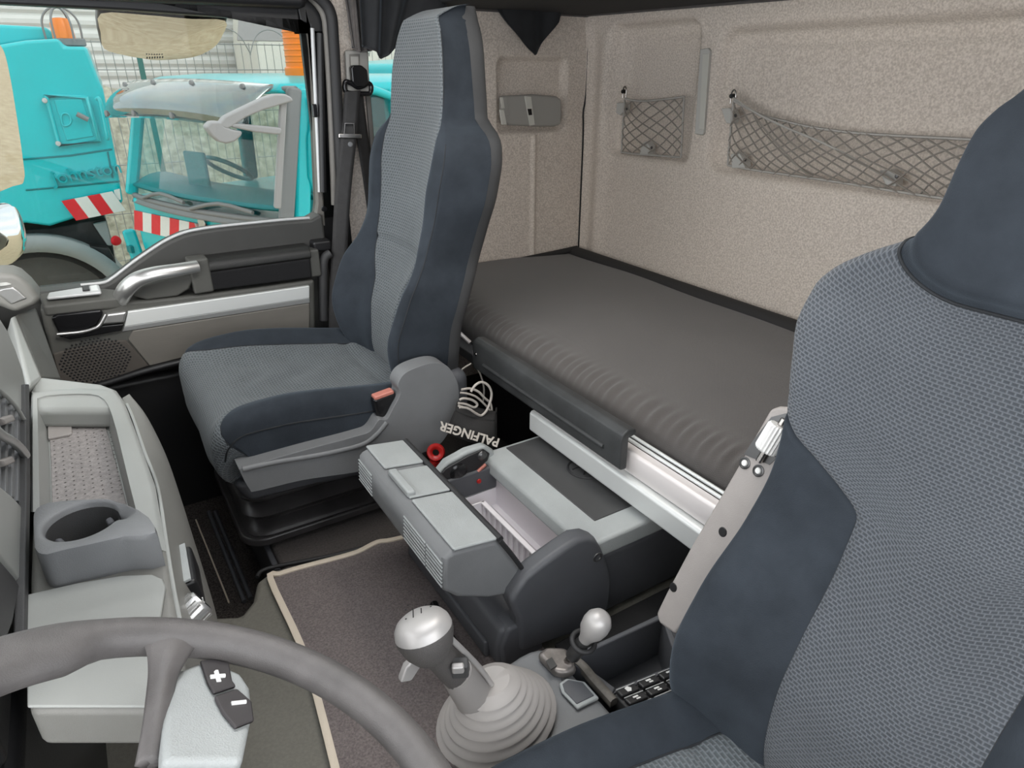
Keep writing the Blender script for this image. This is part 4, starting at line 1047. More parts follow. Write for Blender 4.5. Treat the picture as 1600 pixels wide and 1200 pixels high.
# tray: rim and sunken floor
ta, tb_, tc_, td_ = C(1000, 452), C(1530, 205), C(1640, 480), C(1240, 640)
n_in = .012
def quadframe(name, A_, B_, C_, D_, z0, z1, th, mt, par):
    pts = [A_, B_, C_, D_]; cen = (A_ + B_ + C_ + D_) / 4
    for i in range(4):
        p, q = pts[i], pts[(i + 1) % 4]
        pi, qi = p + (cen - p).normalized() * th * 1.4, q + (cen - q).normalized() * th * 1.4
        prism(name, [Vector((v.x, v.y, z0)) for v in (p, q, qi, pi)], (0, 0, z1 - z0), mt, par, bevel=.003)
quadframe('tray_wall', ta, tb_, tc_, td_, .06, HZ, .010, 'plastic_slate', con)
prism('tray_floor', [Vector((v.x, v.y, .10)) for v in (ta, tb_, tc_, td_)], (0, 0, .01), 'plastic_slate', con, bevel=0)
prism('tray_rim', [ta + Vector((0, 0, .001)), tb_ + Vector((0, 0, .001)), tb_.lerp(tc_, .10) + Vector((0, 0, .001)), ta.lerp(td_, .10) + Vector((0, 0, .001))], (0, 0, .006), 'plastic_slate', con, bevel=.003)
# worn ridge between top and tray
sweep('console_ridge', [C(960, 430) + Vector((0, 0, .002)), C(1060, 470) + Vector((0, 0, .002)), C(1150, 570) + Vector((0, 0, .002)), C(1250, 680) + Vector((0, 0, .002))], [(-.012, -.007), (.000, -.007), (.003, -.003), (.003, .003), (.000, .007), (-.012, .007)], 'ridge', con, up=(0, 0, 1))
# switch panel with rocker switches
sa, sb, sc2, sd = C(1245, 640), C(1580, 505), C(1720, 610), C(1380, 775)
panel = prism('switch_panel', [sa, sb, sc2, sd], (0, 0, -.04), 'plastic_charcoal', con, bevel=.004)
ux, uy = (sb - sa), (sd - sa)
def sw(i, j, ni=3, nj=3):
    g = .06; a, b = (i + g) / ni, (i + 1 - g) / ni; c, d = (j + g * 1.6) / nj, (j + 1 - g * 1.6) / nj
    z = Vector((0, 0, .001))
    q = [sa + ux * a + uy * c + z, sa + ux * b + uy * c + z, sa + ux * b + uy * d + z, sa + ux * a + uy * d + z]
    s_ = prism('rocker_switch', q, (0, 0, .008), 'switch_face', panel, bevel=.003)
    lip = [q[0].lerp(q[3], .02), q[1].lerp(q[2], .02), q[1].lerp(q[2], .14), q[0].lerp(q[3], .14)]
    prism('switch_edge', [v + Vector((0, 0, .0075)) for v in lip], (0, 0, .002), 'silver_matt', s_, bevel=.0008)
    cc = (q[0] + q[1] + q[2] + q[3]) / 4 + Vector((0, 0, .0086)); e1 = (q[1] - q[0]).normalized(); e2 = (q[3] - q[0]).normalized()
    k = (i + j) % 3
    if k == 0:
        prism('switch_symbol', [cc + e1 * a + e2 * b for a, b in ((-.004, -.004), (.002, -.005), (.006, 0), (.002, .005), (-.004, .004))], (0, 0, .0006), 'white_paint', s_, bevel=0)
    else:
        prism('switch_symbol', [cc + e1 * a + e2 * b for a, b in ((-.005, -.003), (.004, -.003), (.004, .000), (-.005, .000))], (0, 0, .0006), 'white_paint', s_, bevel=0)
        prism('switch_symbol', [cc + e1 * a + e2 * b for a, b in ((-.002, .0015), (.005, .0015), (.005, .004), (-.002, .004))], (0, 0, .0006), 'white_paint', s_, bevel=0)
for i in range(3):
    for j in range(3): sw(i, j)
# cup-like hollow moulding at the near end of the console top
hol = [C(950, 600) + Vector((0, 0, .002)), C(990, 572) + Vector((0, 0, .002)), C(1090, 590) + Vector((0, 0, .002)), C(1170, 680) + Vector((0, 0, .002)), C(1050, 740) + Vector((0, 0, .002)), C(965, 650) + Vector((0, 0, .002))]
prism('hollow_rim', hol, (0, 0, .006), 'plastic_ash', con, bevel=.004)
cen = sum(hol, Vector()) / 6
prism('hollow', [cen.lerp(v, .78) + Vector((0, 0, .005)) for v in hol], (0, 0, .0025), 'plastic_slate', con, bevel=.001)

# gear lever
gl = thing('gear_lever', C(690, 620), 'gear lever with silver-topped leather knob and grey bellows boot', 'gear lever')
kc = W(661, 990, 'Z', .455); base = W(760, 1110, 'Z', .21)
axis = (kc - base).normalized()
# knob: squat ellipsoid, leather below, silver cap above
ka = Vector((-.12, .34, 1.0)).normalized(); kc = kc + Vector((0, 0, .010))
prof_l = [(0.0, -.046), (.016, -.046), (.022, -.042), (.031, -.029), (.0365, -.012), (.0368, -.004)]
lathe('knob_grip', prof_l, kc, ka, 'lever_skin', gl, n=36, angle=60)
cap_ = lathe('knob_cap', [(.0368, -.004), (.0352, .004), (.031, .0105), (.024, .0150), (.013, .0178), (0, .0185)], kc, ka, 'lever_top', gl, n=36, angle=60)
Mk = basis(kc + ka * .0190, Vector((.8, -.35, 0)), Vector((.35, .8, .3)))
for a, b in (((-.006, .008), (-.006, -.006)), ((-.006, -.006), (.014, -.006)), ((.004, .008), (.004, -.002))):
    tube('shift_line', [Mk @ Vector((*a, -.0008)), Mk @ Vector((*b, -.0008))], .0007, 'plastic_black', cap_, sm=1, n=5)
for q in ((-.015, .008), (-.015, -.004), (.016, .009), (-.012, .014), (.010, .012)):
    lathe('shift_dot', [(0, .0005), (.0012, .0004), (.0014, 0)], Mk @ Vector((*q, -.0012)), ka, 'plastic_black', cap_, n=8)
bt_ = kc - ka * .012 + Vector((-.020, -.020, 0))
lathe('knob_button', [(0, .012), (.007, .011), (.009, .006), (.009, 0)], kc + (Vector((-.45, -.85, -.25)).normalized()) * .024, (-.45, -.85, -.25), 'plastic_black', gl, n=18)
# neck with range-selector block
neck0, neck1 = kc - ka * .024, kc.lerp(base, .52)
V, F = sweep_geo(smooth_path([neck0, neck0.lerp(neck1, .5), neck1], 6), circ(.022, 18, .018), scale=list(np.linspace(.85, 1.05, 13)))
finish('neck', V, F, 'lever_skin', gl, angle=60)
rt_c = Vector((math.cos(R(YAW)), -math.sin(R(YAW)), 0))
box('selector_rocker', (-.012, -.018, -.006), (.012, .018, .010), 'plastic_charcoal', gl, bevel=.004, M=basis(neck0.lerp(neck1, .55) + Vector((.012, -.016, 0)), Vector((.83, .0, 0)) + Vector((.1, -.5, 0)), axis))
box('selector_tip', (-.008, .0, .004), (.008, .018, .013), 'lever_top', gl, bevel=.003, M=basis(neck0.lerp(neck1, .5) + Vector((.012, -.016, 0)), Vector((.93, -.5, 0)), axis))
pw = W(648, 1040, 'Z', .37)
prism('range_paddle', [pw + Vector((.008, 0, .014)), pw + Vector((.016, 0, .0)), pw + Vector((-.006, .0, -.026)), pw + Vector((-.022, .0, -.02)), pw + Vector((-.012, 0, .002))], (.0, .012, 0), 'lever_top', gl, bevel=.003)
# lower shaft and bellows boot
V, F = sweep_geo(smooth_path([neck1 + axis * .012, neck1.lerp(base, .6), base], 6), circ(.026, 20), scale=list(np.linspace(.86, 1.5, 13)))
finish('lower_sleeve', V, F, 'lever_grey', gl, angle=60)
tube('seam_strip', [kc - ka * .01 + Vector((.028, -.012, -.01)), neck1 + Vector((.026, -.012, .01)), neck1.lerp(base, .5) + Vector((.03, -.012, 0))], .004, 'lever_top', gl)
pr = []
b0 = C(560, 690, .202)
for i in range(7):
    h = .012 * i; r0 = .092 - .0085 * i
    pr += [(r0, h), (r0 + .003, h + .004), (r0 - .002, h + .009), (r0 - .007, h + .011)]
pr += [(.028, .088), (0, .088)]
lathe('bellows_boot', pr, b0 + Vector((.0, -.03, 0)), (axis + Vector((0, 0, 2.2))).normalized(), 'boot', gl, n=40, squash=.85)

# park brake valve
pb_ = thing('park_brake_lever', C(920, 480), 'small chrome park brake lever with pear-shaped grip on the console', 'brake lever')
pk0 = C(990, 480, HZ + .01); pk1 = W(932, 975, 'Z', HZ + .11)
d_ = (pk1 - pk0).normalized()
hb = [(830, 460), (880, 420), (990, 425), (1050, 540), (990, 570), (925, 560)]
prism('brake_housing', [C(x, y, HZ) for x, y in hb], (0, 0, .018), 'worn_metal', pb_, bevel=.008, seg=3)
prism('brake_slot', [C(x, y, HZ + .0182) for x, y in ((880, 465), (912, 445), (940, 490), (905, 512))], (0, 0, .002), 'steel_dark', pb_, bevel=0)
def along(t): return pk0.lerp(pk1, t)
lathe('brake_shaft', [(.0075, 0), (.0075, .02), (.0065, .022)], pk0, d_, 'steel', pb_, n=8)
Lp = (pk1 - pk0).length
lathe('brake_sleeve', [(0, Lp * .2), (.011, Lp * .2), (.012, Lp * .22), (.012, Lp * .52), (.0105, Lp * .54), (.0105, Lp * .62), (0, Lp * .62)], pk0, d_, 'steel_dark', pb_, n=20)
tube('lift_ring', [pk0 + d_ * Lp * .58 + (Vector((1, 0, 0)) * math.cos(a) + d_.cross(Vector((1, 0, 0))).normalized() * math.sin(a)) * .0185 for a in np.linspace(0, 2 * math.pi, 25)[:-1]], .0042, 'rubber', pb_, closed=True, sm=1)
lathe('brake_grip', [(.010, Lp * .6), (.011, Lp * .66), (.014, Lp * .74), (.0205, Lp * .86), (.0225, Lp * .98), (.0215, Lp * 1.08), (.016, Lp * 1.17), (.008, Lp * 1.215), (0, Lp * 1.22)], pk0, d_, 'lever_top', pb_, n=28, angle=60)
# ------------------------------------------------------------------ dashboard
def WP(x, y, pt, n):
    """pixel ray met with the plane through pt with normal n"""
    a = W(x, y, 'Y', 1.0); o = Vector((0, 0, CAMZ)); d = a - o; n = Vector(n)
    return o + d * ((Vector(pt) - o).dot(n) / d.dot(n))
dash = thing('dashboard', (-.2, 1.0, .1), 'grey dashboard with storage tray, air vents and silver panels', 'dashboard')
TZ = .555
def D(x, y, Z=TZ): return W(x, y, 'Z', Z)
# tray: rim, walls and floor lofted as rings
outer = [(48, 800), (48, 700), (49, 612), (70, 609), (94, 607.5), (122, 606), (150, 606), (168, 607), (180, 611), (189, 621), (199, 640), (212, 674), (225, 711), (243, 760), (260, 862)]
inner = [(62, 800), (60, 700), (58, 622), (72, 618), (94, 616), (120, 615), (141, 615.5), (154, 618), (163, 624), (169, 633), (174, 645), (182, 672), (190, 705), (202, 755), (226, 850)]
flo = [(80, 800), (78, 720), (74, 662), (84, 655), (100, 651), (118, 648), (136, 646), (148, 645), (157, 646), (163, 651), (167, 660), (174, 684), (181, 712), (192, 756), (212, 840)]
rings = [[D(x, y, TZ - .03) + Vector((0, 0, 0)) for i, (x, y) in enumerate(outer)], [D(x, y, TZ - .006) for x, y in outer], [D(x, y).lerp(D(*inner[i]), .25) for i, (x, y) in enumerate(outer)], [D(x, y) for x, y in inner], [D(x, y).lerp(D(*flo[i], TZ - .045), .12) + Vector((0, 0, -.004)) for i, (x, y) in enumerate(inner)], [D(x, y, TZ - .045) for x, y in flo]]
n = len(outer); V = [v for r_ in rings for v in r_]
F = [(k * n + i, k * n + i + 1, (k + 1) * n + i + 1, (k + 1) * n + i) for k in range(len(rings) - 1) for i in range(n - 1)]
F += [tuple((len(rings) - 1) * n + i for i in range(n))]
tray = finish('tray', V, F, 'plastic_dash_light', dash, angle=50)
fmat = prism('tray_liner', [D(x, y, TZ - .0445) for x, y in ((82, 800), (80, 720), (77, 664), (100, 654), (136, 649), (155, 650), (164, 662), (190, 756), (201, 800))], (0, 0, .002), 'tray_mat', tray, bevel=.001)
prism('tray_tab', [D(x, y, TZ - .042) for x, y in ((76, 688), (75, 655), (106, 648), (112, 653), (113, 679), (108, 682))], (0, 0, .004), 'plastic_taupe', tray, bevel=.001)
G = []
for r_ in range(8):
    for c in range(17):
        x0, y0 = 84 + r_ * (12.5 + .12 * c), 690 + c * 6.8 + (3 if r_ % 2 else 0)
        if r_ > 2: y0 -= 30
        if y0 > 796: continue
        c_ = D(x0 + (y0 - 690) * .07, y0, TZ - .0424)
        G.append(([c_ + Vector((.0016 * math.cos(a), .0016 * math.sin(a), .0004)) for a in np.linspace(0, 2 * math.pi, 7)[:-1]], [(0, 1, 2, 3, 4, 5)]))
V, F = merge_parts(G); o = finish('liner_dots', V, F, 'tray_dot', fmat); o['kind'] = 'stuff'
# near part of the shelf and lid panel
prism('shelf', [D(x, y, TZ - .002) for x, y in ((44, 1110), (46, 900), (50, 797), (251, 800), (260, 860), (268, 915), (284, 1000), (300, 1110))], (0, 0, -.05), 'plastic_dash', dash, bevel=.008, seg=3)
prism('shelf_lid', [D(x, y, TZ - .001) for x, y in ((42, 933), (120, 915), (191, 903), (238, 901), (255, 908), (260, 920), (250, 985), (240, 1108), (44, 1108))], (0, 0, .004), 'plastic_dash_light', dash, bevel=.003, seg=3)
# far shoulder of the shelf and the slope up to the door
prism('shelf_shoulder', [D(x, y, TZ - .003) for x, y in ((47, 640), (45, 600), (60, 586), (110, 592), (160, 598), (182, 606), (198, 628), (190, 640))], (0, 0, -.04), 'plastic_dash_light', dash, bevel=.012, seg=3)
A0, B0, C0, D0 = W(22, 492, 'Y', 1.95), W(56, 477, 'Y', 1.985), W(97, 594, 'Z', .47), W(64, 592, 'Z', .55)
hexa('end_trim', [A0 + Vector((-.02, 0, -.1)), B0 + Vector((-.02, 0, -.1)), C0 + Vector((-.06, 0, -.06)), D0 + Vector((-.06, 0, -.06)), A0, B0, C0, D0], 'door_mid', dash, bevel=.008)
E0 = D(45, 605, .57); F0 = W(18, 494, 'Y', 1.90)
hexa('end_fillet', [F0 + Vector((-.04, 0, -.08)), A0 + Vector((-.03, 0, -.08)), D0 + Vector((-.05, 0, -.08)), E0 + Vector((-.05, 0, -.08)), F0, A0 + Vector((.004, 0, .002)), D0 + Vector((.004, 0, .002)), E0], 'plastic_dash_light', dash, bevel=.012, seg=3)
# outer side skin of the shelf running down to the tunnel
ca = [D(x, y, TZ - .012) for x, y in ((191, 622), (206, 655), (225, 711), (245, 765), (258, 850), (268, 915), (284, 1000), (302, 1110))]
cb = [W(193, 623, 'Z', .535), W(226, 656, 'Z', .51), W(260, 719, 'Z', .46), W(288, 805, 'Z', .39), W(303, 846, 'Z', .35), W(322, 905, 'Z', .29), W(341, 974, 'Z', .20), W(352, 1060, 'Z', .12)]
ca, cb = smooth_path(ca, 6), smooth_path(cb, 6)
cc = [v + Vector((-.16, -.02, -.10)) for v in cb]
def skin(u, v):
    i = u * (len(ca) - 1); a = min(int(i), len(ca) - 2); t = i - a
    p, q, r_ = ca[a].lerp(ca[a + 1], t), cb[a].lerp(cb[a + 1], t), cc[a].lerp(cc[a + 1], t)
    if v < .7:
        s = v / .7; m = p.lerp(q, s); return m + Vector((.012, 0, .006)) * math.sin(math.pi * s)
    s = (v - .7) / .3; return q.lerp(r_, s)
sheet('side_skin', skin, 42, 20, 'plastic_dash', dash, uvm=False)
tube('edge_line', [v + Vector((.002, 0, .004)) for v in ca[3:36]], .0025, 'plastic_dash_light', dash, sm=1, n=6)
box('under_dash', (-.74, .55, .0), (-.17, 2.05, .50), 'plastic_black', dash, bevel=.02)
# upright face: pale panels and air vent left of the groove
FX = -.156
def U(x, y, X=FX): return W(x, y, 'X', X)
box('face_backing', (-.30, .60, .50), (-.176, 1.28, .66), 'plastic_black', dash, bevel=.01)
hexa('dash_top', [(-.75, .62, .50), (-.178, .62, .50), (-.178, 1.30, .50), (-.75, 1.30, .50), (-.75, .62, .60), (-.178, .62, .705), (-.178, 1.30, .705), (-.75, 1.30, .60)], 'plastic_dash', dash, bevel=.02, seg=4)
hexa('dash_top', [(-.75, 1.28, .48), (-.27, 1.28, .48), (-.27, 2.04, .48), (-.75, 2.04, .48), (-.75, 1.28, .57), (-.27, 1.28, .60), (-.27, 2.04, .56), (-.75, 2.04, .56)], 'plastic_dash', dash, bevel=.02, seg=4)
prism('face_panel', [U(x, y) for x, y in ((-40, 500), (0, 496), (10, 512), (24, 545), (36, 580), (43, 615), (45, 655), (30, 640), (12, 620), (0, 609), (-40, 585))], (-.018, 0, 0), 'plastic_dash_light', dash, bevel=.006, seg=3)
prism('face_panel', [U(x, y) for x, y in ((-40, 735), (0, 757), (18, 772), (32, 787), (38, 800), (38, 895), (33, 912), (22, 896), (0, 870), (-40, 840))], (-.018, 0, 0), 'plastic_dash_light', dash, bevel=.006, seg=3)
prism('face_panel', [U(x, y) for x, y in ((-40, 842), (0, 872), (22, 898), (33, 915), (22, 975), (-10, 1060), (-60, 1060))], (-.018, 0, 0), 'plastic_charcoal', dash, bevel=.006, seg=3)
prism('groove_strip', [U(x, y, -.150) for x, y in ((40, 600), (46, 600), (48, 760), (44, 1000), (38, 1000), (42, 760))], (-.01, 0, 0), 'plastic_charcoal', dash, bevel=.002)
vent = thing('air_vent', U(15, 690)); vent.parent = dash; vent.location = ORG[vent.name] - ORG[dash.name]
prism('vent_frame', [U(x, y, -.172) for x, y in ((-40, 580), (0, 607), (42, 655), (38, 790), (0, 760), (-40, 730))], (-.01, 0, 0), 'plastic_black', vent, bevel=0)
for xs in (-26, -14, -2, 9, 19, 28):
    t, b = 606 + (xs + 2) * 1.15, 762 + (xs) * .72
    prism('vent_slat', [U(xs, t, -.158), U(xs + 4, t + 4, -.158), U(xs + 4, b + 3, -.158), U(xs, b, -.158)], (-.012, 0, 0), 'plastic_grey', vent, bevel=.001)
for y in (655, 720):
    prism('vent_tab', [U(x, yy, -.152) for x, yy in ((4, y - 2), (20, y - 8), (26, y + 2), (10, y + 8))], (-.012, 0, 0), 'plastic_taupe', vent, bevel=.003)
tube('vent_bow', [U(-30, 650, -.152), U(0, 678, -.152), U(20, 690, -.152), U(33, 702, -.152), U(40, 712, -.152)], .006, 'silver', vent, n=10)
tube('vent_edge', [U(-30, 588, -.153), U(0, 610, -.153), U(24, 634, -.153), U(40, 660, -.153)], .003, 'plastic_dash_light', vent)
# round speaker top and silver end vent near the far pillar
endp = [(-60, 440), (-20, 430), (0, 427), (18, 427), (32, 432), (48, 446), (62, 463), (62, 470), (56, 478), (24, 490), (0, 480), (-60, 470)]
ep = prism('end_pod', [W(x, y, 'Y', 1.93) for x, y in endp], (0, .10, 0), 'plastic_dash', dash, bevel=.014, seg=4)
prism('pod_vent', [W(x, y, 'Y', 1.927) for x, y in ((-10, 455), (4, 450), (20, 448), (30, 454), (44, 467), (17, 477), (4, 466))], (0, .012, 0), 'silver', ep, bevel=.005, seg=3)
rc_ = W(8, 432, 'Y', 1.97)
lathe('pod_speaker', [(0, .002), (.030, .002), (.034, .006), (.042, .006), (.046, .0)], rc_ + Vector((-.01, 0, -.006)), (.05, -.1, 1), 'plastic_dash_light', ep, n=28)

# cup holder
cup = thing('cup_holder', D(128, 812, TZ)); cup.parent = dash; cup.location = ORG[cup.name] - ORG[dash.name]
CZT = .602
co = [(51, 818), (51, 802), (58, 790), (75, 784), (100, 781), (135, 779), (170, 781), (195, 786), (216, 795), (234, 808), (243, 822), (246, 839), (225, 837), (200, 837), (175, 842), (140, 850), (100, 858.5), (72, 866), (60, 865), (53, 856)]
cw = [D(x, y, CZT) for x, y in co]
hc = D(127, 812, CZT); hr = (D(188, 812, CZT) - D(64, 812, CZT)).length / 2
N = 64
def ray_out(a):
    d = Vector((math.cos(a), math.sin(a))); best = None
    for i in range(len(cw)):
        p, q = cw[i], cw[(i + 1) % len(cw)]; e = Vector((q.x - p.x, q.y - p.y)); w = Vector((p.x - hc.x, p.y - hc.y))
        den = d.x * e.y - d.y * e.x
        if abs(den) < 1e-9: continue
        t = (w.x * e.y - w.y * e.x) / den; s = (w.x * d.y - w.y * d.x) / den
        if t > 0 and -1e-6 <= s <= 1 + 1e-6 and (best is None or t > best): best = t
    return best or hr * 1.1
RA = [ray_out(2 * math.pi * i / N) for i in range(N)]
ringsets = []
def rg_(fr_, z, extra=0):
    return [Vector((hc.x + math.cos(2 * math.pi * i / N) * fr_(i), hc.y + math.sin(2 * math.pi * i / N) * fr_(i), z(i) if callable(z) else z)) for i in range(N)]
dip = lambda i: .016 * math.exp(-((((2 * math.pi * i / N + math.pi) % (2 * math.pi)) - math.pi + .12) / .28) ** 2)
hr = min(hr, min(RA) * .955)
lay = [rg_(lambda i: RA[i] * .995, TZ - .004), rg_(lambda i: RA[i], CZT - .008), rg_(lambda i: RA[i] * .985, CZT - .001), rg_(lambda i: max(hr + .003, RA[i] * .95), CZT), rg_(lambda i: hr + .002, lambda i: CZT - dip(i)), rg_(lambda i: hr - .001, lambda i: CZT - .003 - dip(i)), rg_(lambda i: hr * .93, TZ - .012), rg_(lambda i: hr * .2, TZ - .012)]
V = [v for r_ in lay for v in r_]
F = [(k * N + i, k * N + (i + 1) % N, (k + 1) * N + (i + 1) % N, (k + 1) * N + i) for k in range(len(lay) - 1) for i in range(N)] + [tuple((len(lay) - 1) * N + i for i in range(N))]
cb_ = finish('holder_body', V, F, 'plastic_grey', cup, angle=50)
lathe('holder_well', [(0, .0), (hr * .90, .0), (hr * .955, .05)], Vector((hc.x, hc.y, TZ - .0115)), (0, 0, 1), 'plastic_charcoal', cup, n=48)
for a in (R(200), R(10)):
    c = Vector((hc.x + math.cos(a) * hr * .80, hc.y + math.sin(a) * hr * .80, TZ + .012))
    box('spring_tab', (-.004, -.007, -.018), (.004, .007, .022), 'plastic_slate', cup, bevel=.003, M=basis(c, (math.cos(a), math.sin(a), .25), (-math.sin(a), math.cos(a), 0)))
# remote switch block and rotary knob on the side of the dashboard
rb = thing('radio_remote', W(290, 890, 'Z', .46)); rb.parent = dash; rb.location = ORG[rb.name] - ORG[dash.name]
q = [W(270, 861, 'Z', .50), W(290, 852, 'Z', .50), W(299.5, 908, 'Z', .50), W(277, 918, 'Z', .50)]
box_o = [v + Vector((.004, 0, -.05)) for v in q]
hexa('box_body', [q[0] + Vector((-.01, 0, -.05)), q[3] + Vector((-.01, 0, -.05)), q[2] + Vector((.010, 0, -.045)), q[1] + Vector((.010, 0, -.045)), q[0], q[3], q[2] + Vector((.006, 0, 0)), q[1] + Vector((.006, 0, 0))], 'plastic_black', rb, bevel=.005)
prism('box_face', [v + Vector((0, 0, .001)) for v in q], (0, 0, .004), 'plastic_ash', rb, bevel=.001)
kn = thing('rotary_knob', W(300, 962, 'Z', .42)); kn.parent = dash; kn.location = ORG[kn.name] - ORG[dash.name]
kc_ = W(290, 966, 'Z', .49); kx = Vector((.86, .25, .42)).normalized()
lathe('knob_body', [(0, -.02), (.017, -.02), (.0185, .0), (.0185, .022), (.016, .026), (.013, .026)], kc_, kx, 'silver', kn, n=30)
lathe('knob_face', [(0, .0245), (.0135, .0255)], kc_, kx, 'gloss_black', kn, n=24)
for i in range(16):
    a = 2 * math.pi * i / 16; M_ = rot_to(kx); c = M_ @ Vector((.0186 * math.cos(a), .0186 * math.sin(a), 0))
    tube('knob_rib', [kc_ + c + kx * .001, kc_ + c + kx * .022], .0013, 'silver', kn, sm=1, n=5)
Mkn = basis(kc_ + kx * .0262, kx.cross(Vector((0, 0, 1))), Vector((0, 0, 1)))
tube('knob_mark', [Mkn @ Vector((0, -.005, 0)), Mkn @ Vector((0, .005, 0))], .0008, 'white_paint', kn, sm=1, n=5)
tube('knob_mark', [Mkn @ Vector((-.003, -.002, 0)), Mkn @ Vector((.003, -.002, 0))], .0008, 'white_paint', kn, sm=1, n=5)

# ------------------------------------------------------------------ steering wheel
wheel = thing('steering_wheel', (-.05, .34, .64), 'worn dark grey steering wheel with button spoke', 'steering wheel')
WC = Vector((-.05, .335, .645)); TH = R(25); WN = Vector((math.sin(TH), 0, math.cos(TH))); WE = Vector((math.cos(TH), 0, -math.sin(TH))); WR = .2095
def wpt(phi, r_=WR, h=0): return WC + (Vector((0, 1, 0)) * math.cos(phi) + WE * math.sin(phi)) * r_ + WN * h
nr_ = 120
PH = [2 * math.pi * i / nr_ for i in range(nr_)]
V = []; F = []; m = 18
for ph in PH:
    d = (math.degrees(ph) + 180) % 360 - 180
    gr = sstep(-5, -16, d) * sstep(-75, -60, d) + sstep(5, 16, d - 180 + 360 if d < 0 else d - 180) * 0
    rad = Vector((0, 1, 0)) * math.cos(ph) + WE * math.sin(ph)
    for j in range(m):
        a = 2 * math.pi * j / m
        ri = .0165 * math.cos(a); ri = ri * (1 + (.9 * gr if ri < 0 else .05 * gr))
        V.append(WC + rad * (WR + ri) + WN * (.0165 * (1 + .1 * gr) * math.sin(a)))
for i in range(nr_):
    for j in range(m): F.append((i * m + j, ((i + 1) % nr_) * m + j, ((i + 1) % nr_) * m + (j + 1) % m, i * m + (j + 1) % m))
finish('rim', V, F, 'wheel_skin', wheel, angle=180)
def WW(x, y, h=0): return WP(x, y, WC + WN * h, WN)
# spoke skin from the rim to the hub
hub_c = WC - WN * .05
def ruled(name, A_, B_, mt, par, drop=0.0, thick=.012, n=10):
    a, b = smooth_path(A_, n), smooth_path(B_, n)
    def f(u, v):
        i = u * (len(a) - 1); k = min(int(i), len(a) - 2); t = i - k
        return a[k].lerp(a[k + 1], t).lerp(b[k].lerp(b[k + 1], t), v) + WN * (.006 * math.sin(math.pi * v))
    return sheet(name, f, len(a) - 1, 8, mt, par, solid=thick, off=0, uvm=False)
sp = ruled('spoke', [WW(226, 1012, -.002), WW(236, 1040, -.006), WW(238, 1075, -.012), WW(232, 1130, -.02), WW(220, 1200, -.035)], [WW(310, 1000, -.002), WW(284, 1034, -.004), WW(266, 1064, -.010), WW(255, 1120, -.02), WW(245, 1200, -.035)], 'wheel_skin', wheel, n=6)
pad_ = prism('button_field', [WW(x, y, -.010) for x, y in ((268, 1062), (282, 1044), (310, 1034), (345, 1036), (378, 1050), (392, 1072), (396, 1110), (380, 1190), (255, 1190), (256, 1110))], -WN * .02, 'plastic_ash', wheel, bevel=.006, seg=3)
prism('plus_button', [WW(x, y, -.0095) for x, y in ((311, 1036), (332, 1034), (357, 1040), (362, 1068), (368, 1076), (332, 1088), (322, 1070))], WN * .0035, 'wheel_button', pad_, bevel=.002)
prism('minus_button', [WW(x, y, -.0095) for x, y in ((333, 1092), (369, 1080), (392, 1100), (396, 1130), (366, 1142), (346, 1118))], WN * .0035, 'wheel_button', pad_, bevel=.002)
pc = WW(340, 1057, -.0055)
for v in (Vector((0, 1, 0)), WE):
    tube('plus_sign', [pc - v * .0062, pc + v * .0062], .0021, 'white_paint', pad_, sm=1, n=6)
pc = WW(373, 1098, -.0055)
tube('minus_sign', [pc - WE * .006, pc + WE * .006], .0019, 'white_paint', pad_, sm=1, n=6)
lathe('hub', [(0, .012), (.05, .010), (.085, .0), (.09, -.03), (.05, -.07), (0, -.07)], hub_c, WN, 'plastic_charcoal', wheel, n=36)
tube('column', [hub_c - WN * .05, hub_c - WN * .42 + Vector((-.02, 0, 0))], .045, 'plastic_charcoal', wheel, sm=1, n=16)
# ------------------------------------------------------------------ things on the walls
# ashtray-like flap unit in the side recess
un = thing('wall_unit', W(825, 172, 'Y', DY), 'grey hinged reading lamp unit with ivory strip in the side wall recess', 'lamp unit')
uo = [(778, 150), (826, 147), (862, 150), (869, 155), (870, 180), (868, 194), (858, 197), (830, 197), (786, 195), (779, 188)]
ub = prism('unit_body', [W(x, y, 'Y', DY + .008) for x, y in uo], (0, -.034, 0), 'lamp_grey', un, bevel=.008, seg=3)
def UW(x, y, e=0): return W(x, y, 'Y', DY - .0265 - e)
prism('ivory_strip', [UW(x, y) for x, y in ((819, 150), (829, 151), (835, 195), (827, 196.5))], (0, -.004, 0), 'lamp_ivory', ub, bevel=.001)
prism('sensor_window', [UW(x, y, .004) for x, y in ((824, 170), (830, 170), (831, 179.5), (826, 180))], (0, -.002, 0), 'gloss_black', ub, bevel=.0005)
prism('flap', [UW(x, y) for x, y in ((782, 152), (791, 152), (796, 180), (789, 182), (785, 169), (782, 169))], (0, -.003, 0), 'lamp_grey', ub, bevel=.001)
prism('ivory_edge', [UW(x, y) for x, y in ((781, 152), (785, 152), (788, 169), (783, 169))], (0, -.004, 0), 'lamp_ivory', ub, bevel=.001)
prism('ivory_edge', [UW(x, y) for x, y in ((779, 171), (786, 171), (791, 195), (783, 195))], (0, -.006, 0), 'lamp_ivory', ub, bevel=.002)
# slim upright strip lamp on the rear wall
ll = thing('strip_lamp', W(1102, 143, 'X', RX), 'slim upright pale strip lamp between the two wall nets', 'lamp')
lo_ = [(1099, 77), (1111, 75), (1114, 79), (1104, 209), (1101, 211), (1090, 209)]
lb = prism('lamp_body', [W(x, y, 'X', RX + .004) for x, y in lo_], (-.014, 0, 0), 'hook_plastic', ll, bevel=.003)
prism('lamp_lens', [W(x, y, 'X', RX - .0102) for x, y in ((1099, 84), (1109, 84), (1101, 202), (1093, 202))], (-.003, 0, 0), 'lamp_ivory', lb, bevel=.001)

